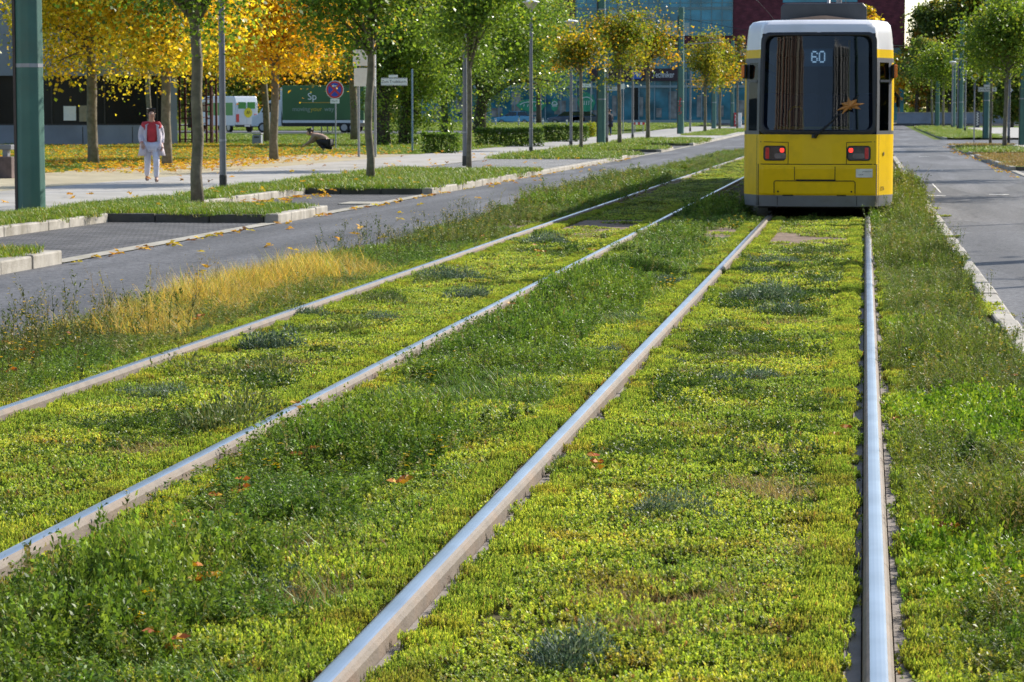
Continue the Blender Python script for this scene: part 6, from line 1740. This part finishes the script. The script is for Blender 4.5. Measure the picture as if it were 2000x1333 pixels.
MB().box(-.25, .25, -.095, -.081, .42, .53).build('number_plate', M_wht, van)
# box truck, driving to the left
p = G(544, 263)
tr = thing('box_truck', 'white cab truck with a long dark green box body lettered moving your way', 'truck', (p.x, p.y + 1.1, p.z + 0.13), R(90))
# local +y points left; box behind (negative y)
side_prism([(-0.2, 0.45), (-0.2, 2.35), (0.5, 2.40), (1.0, 2.25), (1.45, 1.45), (2.05, 1.15), (2.1, 0.45)], 1.0).build('cab', M_vanw, tr, bevel=.07, seg=3)
side_prism([(-6.4, 0.92), (-6.4, 3.45), (-0.3, 3.45), (-0.3, 0.92)], 1.12).build('box_body', M_trkg, tr, bevel=.03)
side_prism([(-6.35, 0.72), (-6.35, 0.915), (-0.3, 0.915), (-0.3, 0.72)], 1.09).build('side_rail', M_vanw, tr)
side_prism([(-6.1, 0.45), (-6.1, 0.719), (-0.3, 0.719), (-0.3, 0.45)], 0.9).build('chassis', M_black, tr)
side_prism([(-0.31, .95), (-0.31, 3.3), (-0.12, 3.3), (-0.12, 2.36)], 1.0).build('bulkhead', M_vanw, tr)
for s in (-1, 1):
    MB().extr([(s * 1.003, 0.1, 1.5), (s * 1.003, 0.1, 2.2), (s * 1.003, 0.85, 2.15), (s * 1.003, 1.3, 1.5)], (s * .006, 0, 0)).build('cab_window', M_cgl, tr)
    for y in (1.2, -4.9, -5.55): wheel(tr, s * 1.0, y, 0.38)
MB().extr([(1.124, -4.9, .95), (1.124, -6.38, .95), (1.124, -6.38, 3.43), (1.124, -5.2, 3.43)], (.004, 0, 0)).build('light_green_panel', M_vang, tr)
# writing sits on the side facing the camera: local -x is world -y at 90 degrees
def ttext(s, size, m, y, z): return text('truck_lettering', s, size, m, tr, (-1.13, y, z), rot=(R(90), 0, R(-90)), align='LEFT', ext=.004)
ttext('Sp', 0.72, M_wht, -2.2, 2.62)
ttext('moving', 0.46, mat('print_grey', (0.30, 0.36, 0.30), .6), -1.05, 1.72); ttext('your', 0.46, mat('print_gold', (0.55, 0.42, 0.03), .6), -2.42, 1.72); ttext('way', 0.46, mat('print_grey', (0.30, 0.36, 0.30), .6), -3.45, 1.72)
MB().box(-1.129, -1.123, -4.0, -1.8, 2.18, 2.22).build('orange_line', mat('print_orange', (0.6, 0.33, 0.03), .6), tr)
# cars
def car(label, px, yy, m, rz):
    p = H(px, 240, yy)
    t = thing('parked_car', label, 'car', (p.x, yy, float(terr(yy)) + 0.02), rz, 'cars parked by the shops')
    side_prism([(-2.1, .35), (-2.15, .8), (-1.9, .95), (-0.9, 1.0), (1.0, .95), (1.95, .78), (2.15, .6), (2.12, .35)], .86).build('body', m, t, bevel=.07, seg=3)
    mb = MB(); hb, ht = .80, .62
    lo, hi = [(-1.85, .96), (1.1, .96)], [(-1.25, 1.45), (0.35, 1.47)]
    vs = [(-hb, lo[0][0], lo[0][1]), (hb, lo[0][0], lo[0][1]), (hb, lo[1][0], lo[1][1]), (-hb, lo[1][0], lo[1][1]), (-ht, hi[0][0], hi[0][1]), (ht, hi[0][0], hi[0][1]), (ht, hi[1][0], hi[1][1]), (-ht, hi[1][0], hi[1][1])]
    mb.add(vs, [(0, 1, 2, 3), (4, 7, 6, 5), (0, 4, 5, 1), (1, 5, 6, 2), (2, 6, 7, 3), (3, 7, 4, 0)])
    mb.build('cabin_glass', M_cgl, t, bevel=.03)
    MB().box(-ht - .02, ht + .02, -1.25, .35, 1.452, 1.50).build('roof', m, t, bevel=.02)
    for s in (-1, 1):
        for y in (-.45,): MB().tube([(s * .80, y, .97), (s * .63, y + .02, 1.46)], .035, 5).build('pillar', m, t)
        for y in (-1.3, 1.3): wheel(t, s * .86, y, .31, .18)
        MB().box(s * .6 - .15, s * .6 + .15, 2.10, 2.16, .62, .74).build('headlight', M_wht, t); MB().box(s * .65 - .12, s * .65 + .12, -2.16, -2.12, .72, .88).build('tail_light', M_redlens, t)
    return t
car('light blue hatchback parked behind the lone tall lamp', 1004, 287, mat('car_light_blue', (0.10, 0.38, 0.66), .3, coat=.6, var=.05), R(90))
car('dark blue car parked behind the far hedge', 1108, 287, mat('car_dark_blue', (0.015, 0.05, 0.13), .3, coat=.6, var=.05), R(90))
car('dark car behind the green mast, its nose to the right', 1148, 287, mat('car_navy', (0.012, 0.03, 0.07), .3, coat=.6, var=.05), R(-90))

# ================================================================== PEOPLE
M_skin = mat('skin', (0.48, 0.27, 0.19), .5, var=.06)
def skin_mesh(name, pts, edges, rad, m, parent=None, sub=2):
    me = bpy.data.meshes.new(name); me.from_pydata([tuple(p) for p in pts], edges, []); me.update()
    o = bpy.data.objects.new(name, me); COL.objects.link(o)
    if parent: o.parent = parent
    md = o.modifiers.new('skin', 'SKIN'); md.use_smooth_shade = True
    if not me.skin_vertices:
        with bpy.context.temp_override(object=o, active_object=o): bpy.ops.mesh.customdata_skin_add()
    for i, v in enumerate(me.skin_vertices[0].data):
        q = rad[i]; v.radius = q if hasattr(q, '__len__') else (q, q); v.use_root = (i == 0)
    s = o.modifiers.new('sub', 'SUBSURF'); s.levels = sub; s.render_levels = sub
    me.materials.append(m)
    return o
def person(label, loc, rz, J, top, trs, shoe, hair, coat=None, undershirt=None, scale=1.0, hair_long=False):
    t = thing('person', label, 'person', loc, rz, scale=scale)
    V = Vector
    names = ['pelvis', 'spine', 'chest', 'neck', 'chin', 'head', 'crown']
    P = [V(J[n_]) for n_ in names]; rad = [(.14, .11), (.13, .10), (.15, .105), .052, (.068, .075), (.078, .095), (.06, .07)]
    E = [(i, i + 1) for i in range(6)]
    f = (V(J['face'])).normalized()
    P.append(P[5] + f * 0.108 + V((0, 0, -.01))); rad.append(.014); E.append((5, len(P) - 1))
    idx = {}
    for s in 'lr':
        a = 2
        for n_, r_ in (('sho', .062), ('elb', .045), ('wri', .030), ('palm', (.040, .022))):
            P.append(V(J[n_ + s])); rad.append(r_); E.append((a, len(P) - 1)); a = len(P) - 1; idx[n_ + s] = a
        d = (V(J['palm' + s]) - V(J['wri' + s])).normalized(); sd = d.cross(V((0, 0, 1)) if abs(d.z) < .9 else V((0, 1, 0))).normalized()
        for q, (o_, l_) in enumerate(((-.030, .068), (-.011, .080), (.009, .076), (.028, .058))):
            b0 = V(J['palm' + s]) + sd * o_ + d * .03; P.append(b0); rad.append(.0095); E.append((a, len(P) - 1))
            P.append(b0 + d * l_ * .5 + f * .006); rad.append(.0088); E.append((len(P) - 2, len(P) - 1)); P.append(b0 + d * l_ * .95 + f * .025); rad.append(.0075); E.append((len(P) - 2, len(P) - 1))
        b0 = V(J['palm' + s]) - sd * .042; P.append(b0 + f * .012); rad.append(.011); E.append((a, len(P) - 1)); P.append(b0 + d * .04 - sd * .012 + f * .025); rad.append(.0085); E.append((len(P) - 2, len(P) - 1))
        a = 0
        for n_, r_ in (('hip', .085), ('kne', .058), ('ank', .040), ('toe', (.038, .028))):
            P.append(V(J[n_ + s])); rad.append(r_); E.append((a, len(P) - 1)); a = len(P) - 1
    skin_mesh('body', P, E, rad, M_skin, t)
    def cloth(name, chain, m):
        pts, ed, rr = [], [], []
        for ch in chain:
            prev = None
            for n_, r_ in ch:
                key = n_
                if key in seen: i = seen[key]
                else:
                    pts.append(V(J[n_])); rr.append(r_); i = len(pts) - 1; seen[key] = i
                if prev is not None: ed.append((prev, i))
                prev = i
        return skin_mesh(name, pts, ed, rr, m, t)
    seen = {}
    cloth('trousers', [[('pelvis', (.165, .135)), ('hipl', .105), ('knel', .078), ('ankl', .062)], [('pelvis', 0), ('hipr', .105), ('kner', .078), ('ankr', .062)]], trs)
    seen = {}
    cloth('top', [[('pelvis', (.17, .14)), ('spine', (.155, .125)), ('chest', (.17, .13)), ('shol', .082), ('elbl', .062), ('wril', .046)], [('chest', 0), ('shor', .082), ('elbr', .062), ('wrir', .046)], [('chest', 0), ('neck', .060)]], top)
    if undershirt:
        seen = {}
        cloth('sleeve', [[('shol', .092), ('elbl', .072), ('wril', .058)]], undershirt); seen = {}; cloth('sleeve', [[('shor', .092), ('elbr', .072), ('wrir', .058)]], undershirt)
    for s in 'lr':
        skin_mesh('shoe', [V(J['ank' + s]) + V((0, 0, -.01)), V(J['ank' + s]).lerp(V(J['toe' + s]), .5) + V((0, 0, -.02)), V(J['toe' + s])], [(0, 1), (1, 2)], [.05, .048, (.046, .035)], shoe, t, 1)
    hd, cr = V(J['head']), V(J['crown'])
    up = (cr - V(J['chin'])).normalized()
    hp = [hd - f * .035 + up * .03, cr - f * .02 + up * .015, hd - f * .075 - up * .02] + ([hd - f * .09 - up * .16] if hair_long else [])
    skin_mesh('hair', hp, [(0, 1), (0, 2)] + ([(2, 3)] if hair_long else []), [(.092, .098), (.066, .075), .072] + ([.055] if hair_long else []), hair, t)
    sd = up.cross(f).normalized()
    for s in (-1, 1):
        e = hd + f * .088 + sd * s * .032 + up * .008
        MB().lathe([(.003, -.009), (.009, -.004), (.009, .004), (.003, .009)], 8, e).build('eye', M_ink, t); 
        skin_mesh('ear', [hd + sd * s * .088 - up * .005, hd + sd * s * .095 + up * .02], [(0, 1)], [.014, .014], M_skin, t, 1)
    mo = hd + f * .088 - up * .048
    MB().tube([mo - sd * .022, mo + f * .006, mo + sd * .022], .006, 5).build('mouth', mat('lips', (.32, .10, .09), .5), t)
    if coat:
        mb = MB()
        m_ = 18
        for z, rx_, ry_ in coat[1]:
            mb.v += [(J['pelvis'][0] + rx_ * math.cos(q * 6.2832 / m_), J['pelvis'][1] + ry_ * math.sin(q * 6.2832 / m_) * (1 + .08 * math.sin(q * 3)), z) for q in range(m_)]
        opening = coat[2]
        for j in range(len(coat[1]) - 1):
            for q in range(m_):
                if opening and q in opening: continue
                mb.f.append((j * m_ + q, j * m_ + (q + 1) % m_, (j + 1) * m_ + (q + 1) % m_, (j + 1) * m_ + q))
        o = mb.build('coat', coat[0], t, smooth=True); sm_ = o.modifiers.new('thick', 'SOLIDIFY'); sm_.thickness = .012
    return t
WALK = dict(pelvis=(0, 0, .86), spine=(0, .01, 1.02), chest=(0, .02, 1.22), neck=(0, .03, 1.37), chin=(0, .05, 1.45), head=(0, .05, 1.53), crown=(0, .04, 1.60), face=(0, 1, -.05),
            shol=(-.17, .02, 1.29), elbl=(-.24, -.10, 1.06), wril=(-.22, .05, .86), palml=(-.21, .10, .79), shor=(.17, .02, 1.29), elbr=(.24, .0, 1.05), wrir=(.23, .16, .88), palmr=(.22, .21, .82),
            hipl=(-.09, 0, .82), knel=(-.09, .16, .46), ankl=(-.09, .12, .09), toel=(-.09, .26, .04), hipr=(.09, 0, .82), kner=(.09, -.02, .45), ankr=(.09, -.28, .14), toer=(.09, -.18, .04))
p = G(297, 366)
person('walker in a pale striped cardigan over a red top and white trousers on the pavement', (p.x, p.y, .11), R(200), WALK, mat('top_red', (.50, .04, .05), .8), mat('trousers_white', (.62, .62, .72), .8), mat('shoe_tan', (.16, .10, .08), .7), mat('hair_dark', (.02, .015, .013), .6),
       coat=(mat('cardigan_pale', (.55, .50, .56), .85, var=.12, scale=5), [(1.33, .13, .10), (1.28, .215, .135), (1.1, .235, .155), (.9, .25, .175), (.72, .28, .20), (.60, .31, .22)], (3, 4, 5)), undershirt=mat('cardigan_pale', (.55, .50, .56), .85, var=.12, scale=5), hair_long=True)
CROUCH = dict(pelvis=(0, -.12, .34), spine=(0, .04, .50), chest=(0, .28, .58), neck=(0, .43, .60), chin=(0, .51, .60), head=(0, .57, .66), crown=(0, .57, .74), face=(0, .9, -.45),
              shol=(-.16, .32, .56), elbl=(-.19, .45, .34), wril=(-.13, .66, .24), palml=(-.12, .72, .20), shor=(.16, .32, .56), elbr=(.19, .45, .36), wrir=(.12, .68, .30), palmr=(.11, .74, .27),
              hipl=(-.10, -.12, .32), knel=(-.13, .24, .38), ankl=(-.11, -.06, .08), toel=(-.11, .10, .03), hipr=(.10, -.12, .32), kner=(.13, .22, .24), ankr=(.11, -.26, .10), toer=(.11, -.16, .03))
p = G(634, 303)
person('crouching person in a brown jacket and black trousers bending over the leaf strewn lawn', (p.x, p.y, p.z + .12), R(80), CROUCH, mat('jacket_brown', (.27, .19, .135), .85, var=.2), mat('trousers_black', (.012, .012, .014), .8), mat('shoe_black', (.012, .012, .013), .6), mat('hair_dark', (.02, .015, .013), .6), scale=1.2)
STAND = dict(WALK); STAND.update(knel=(-.09, .03, .46), ankl=(-.09, 0, .09), toel=(-.09, .14, .04), kner=(.09, .03, .46), ankr=(.09, -.02, .09), toer=(.09, .12, .04), elbl=(-.24, -.02, 1.05), wril=(-.20, .12, .92), palml=(-.17, .17, .90), elbr=(.24, -.02, 1.05), wrir=(.20, .12, .92), palmr=(.17, .17, .90))
p = G(1190, 269)
person('person in a long black coat standing right of the dark green mast', (p.x, p.y, p.z + .11), R(30), STAND, mat('coat_black', (.012, .013, .018), .85), mat('trousers_navy', (.03, .05, .10), .85), mat('shoe_black', (.012, .012, .013), .6), mat('hair_brown', (.06, .035, .02), .6), scale=1.06,
       coat=(mat('coat_black', (.012, .013, .018), .85), [(1.33, .13, .10), (1.28, .21, .14), (1.05, .22, .155), (.80, .24, .17), (.55, .26, .19)], None))
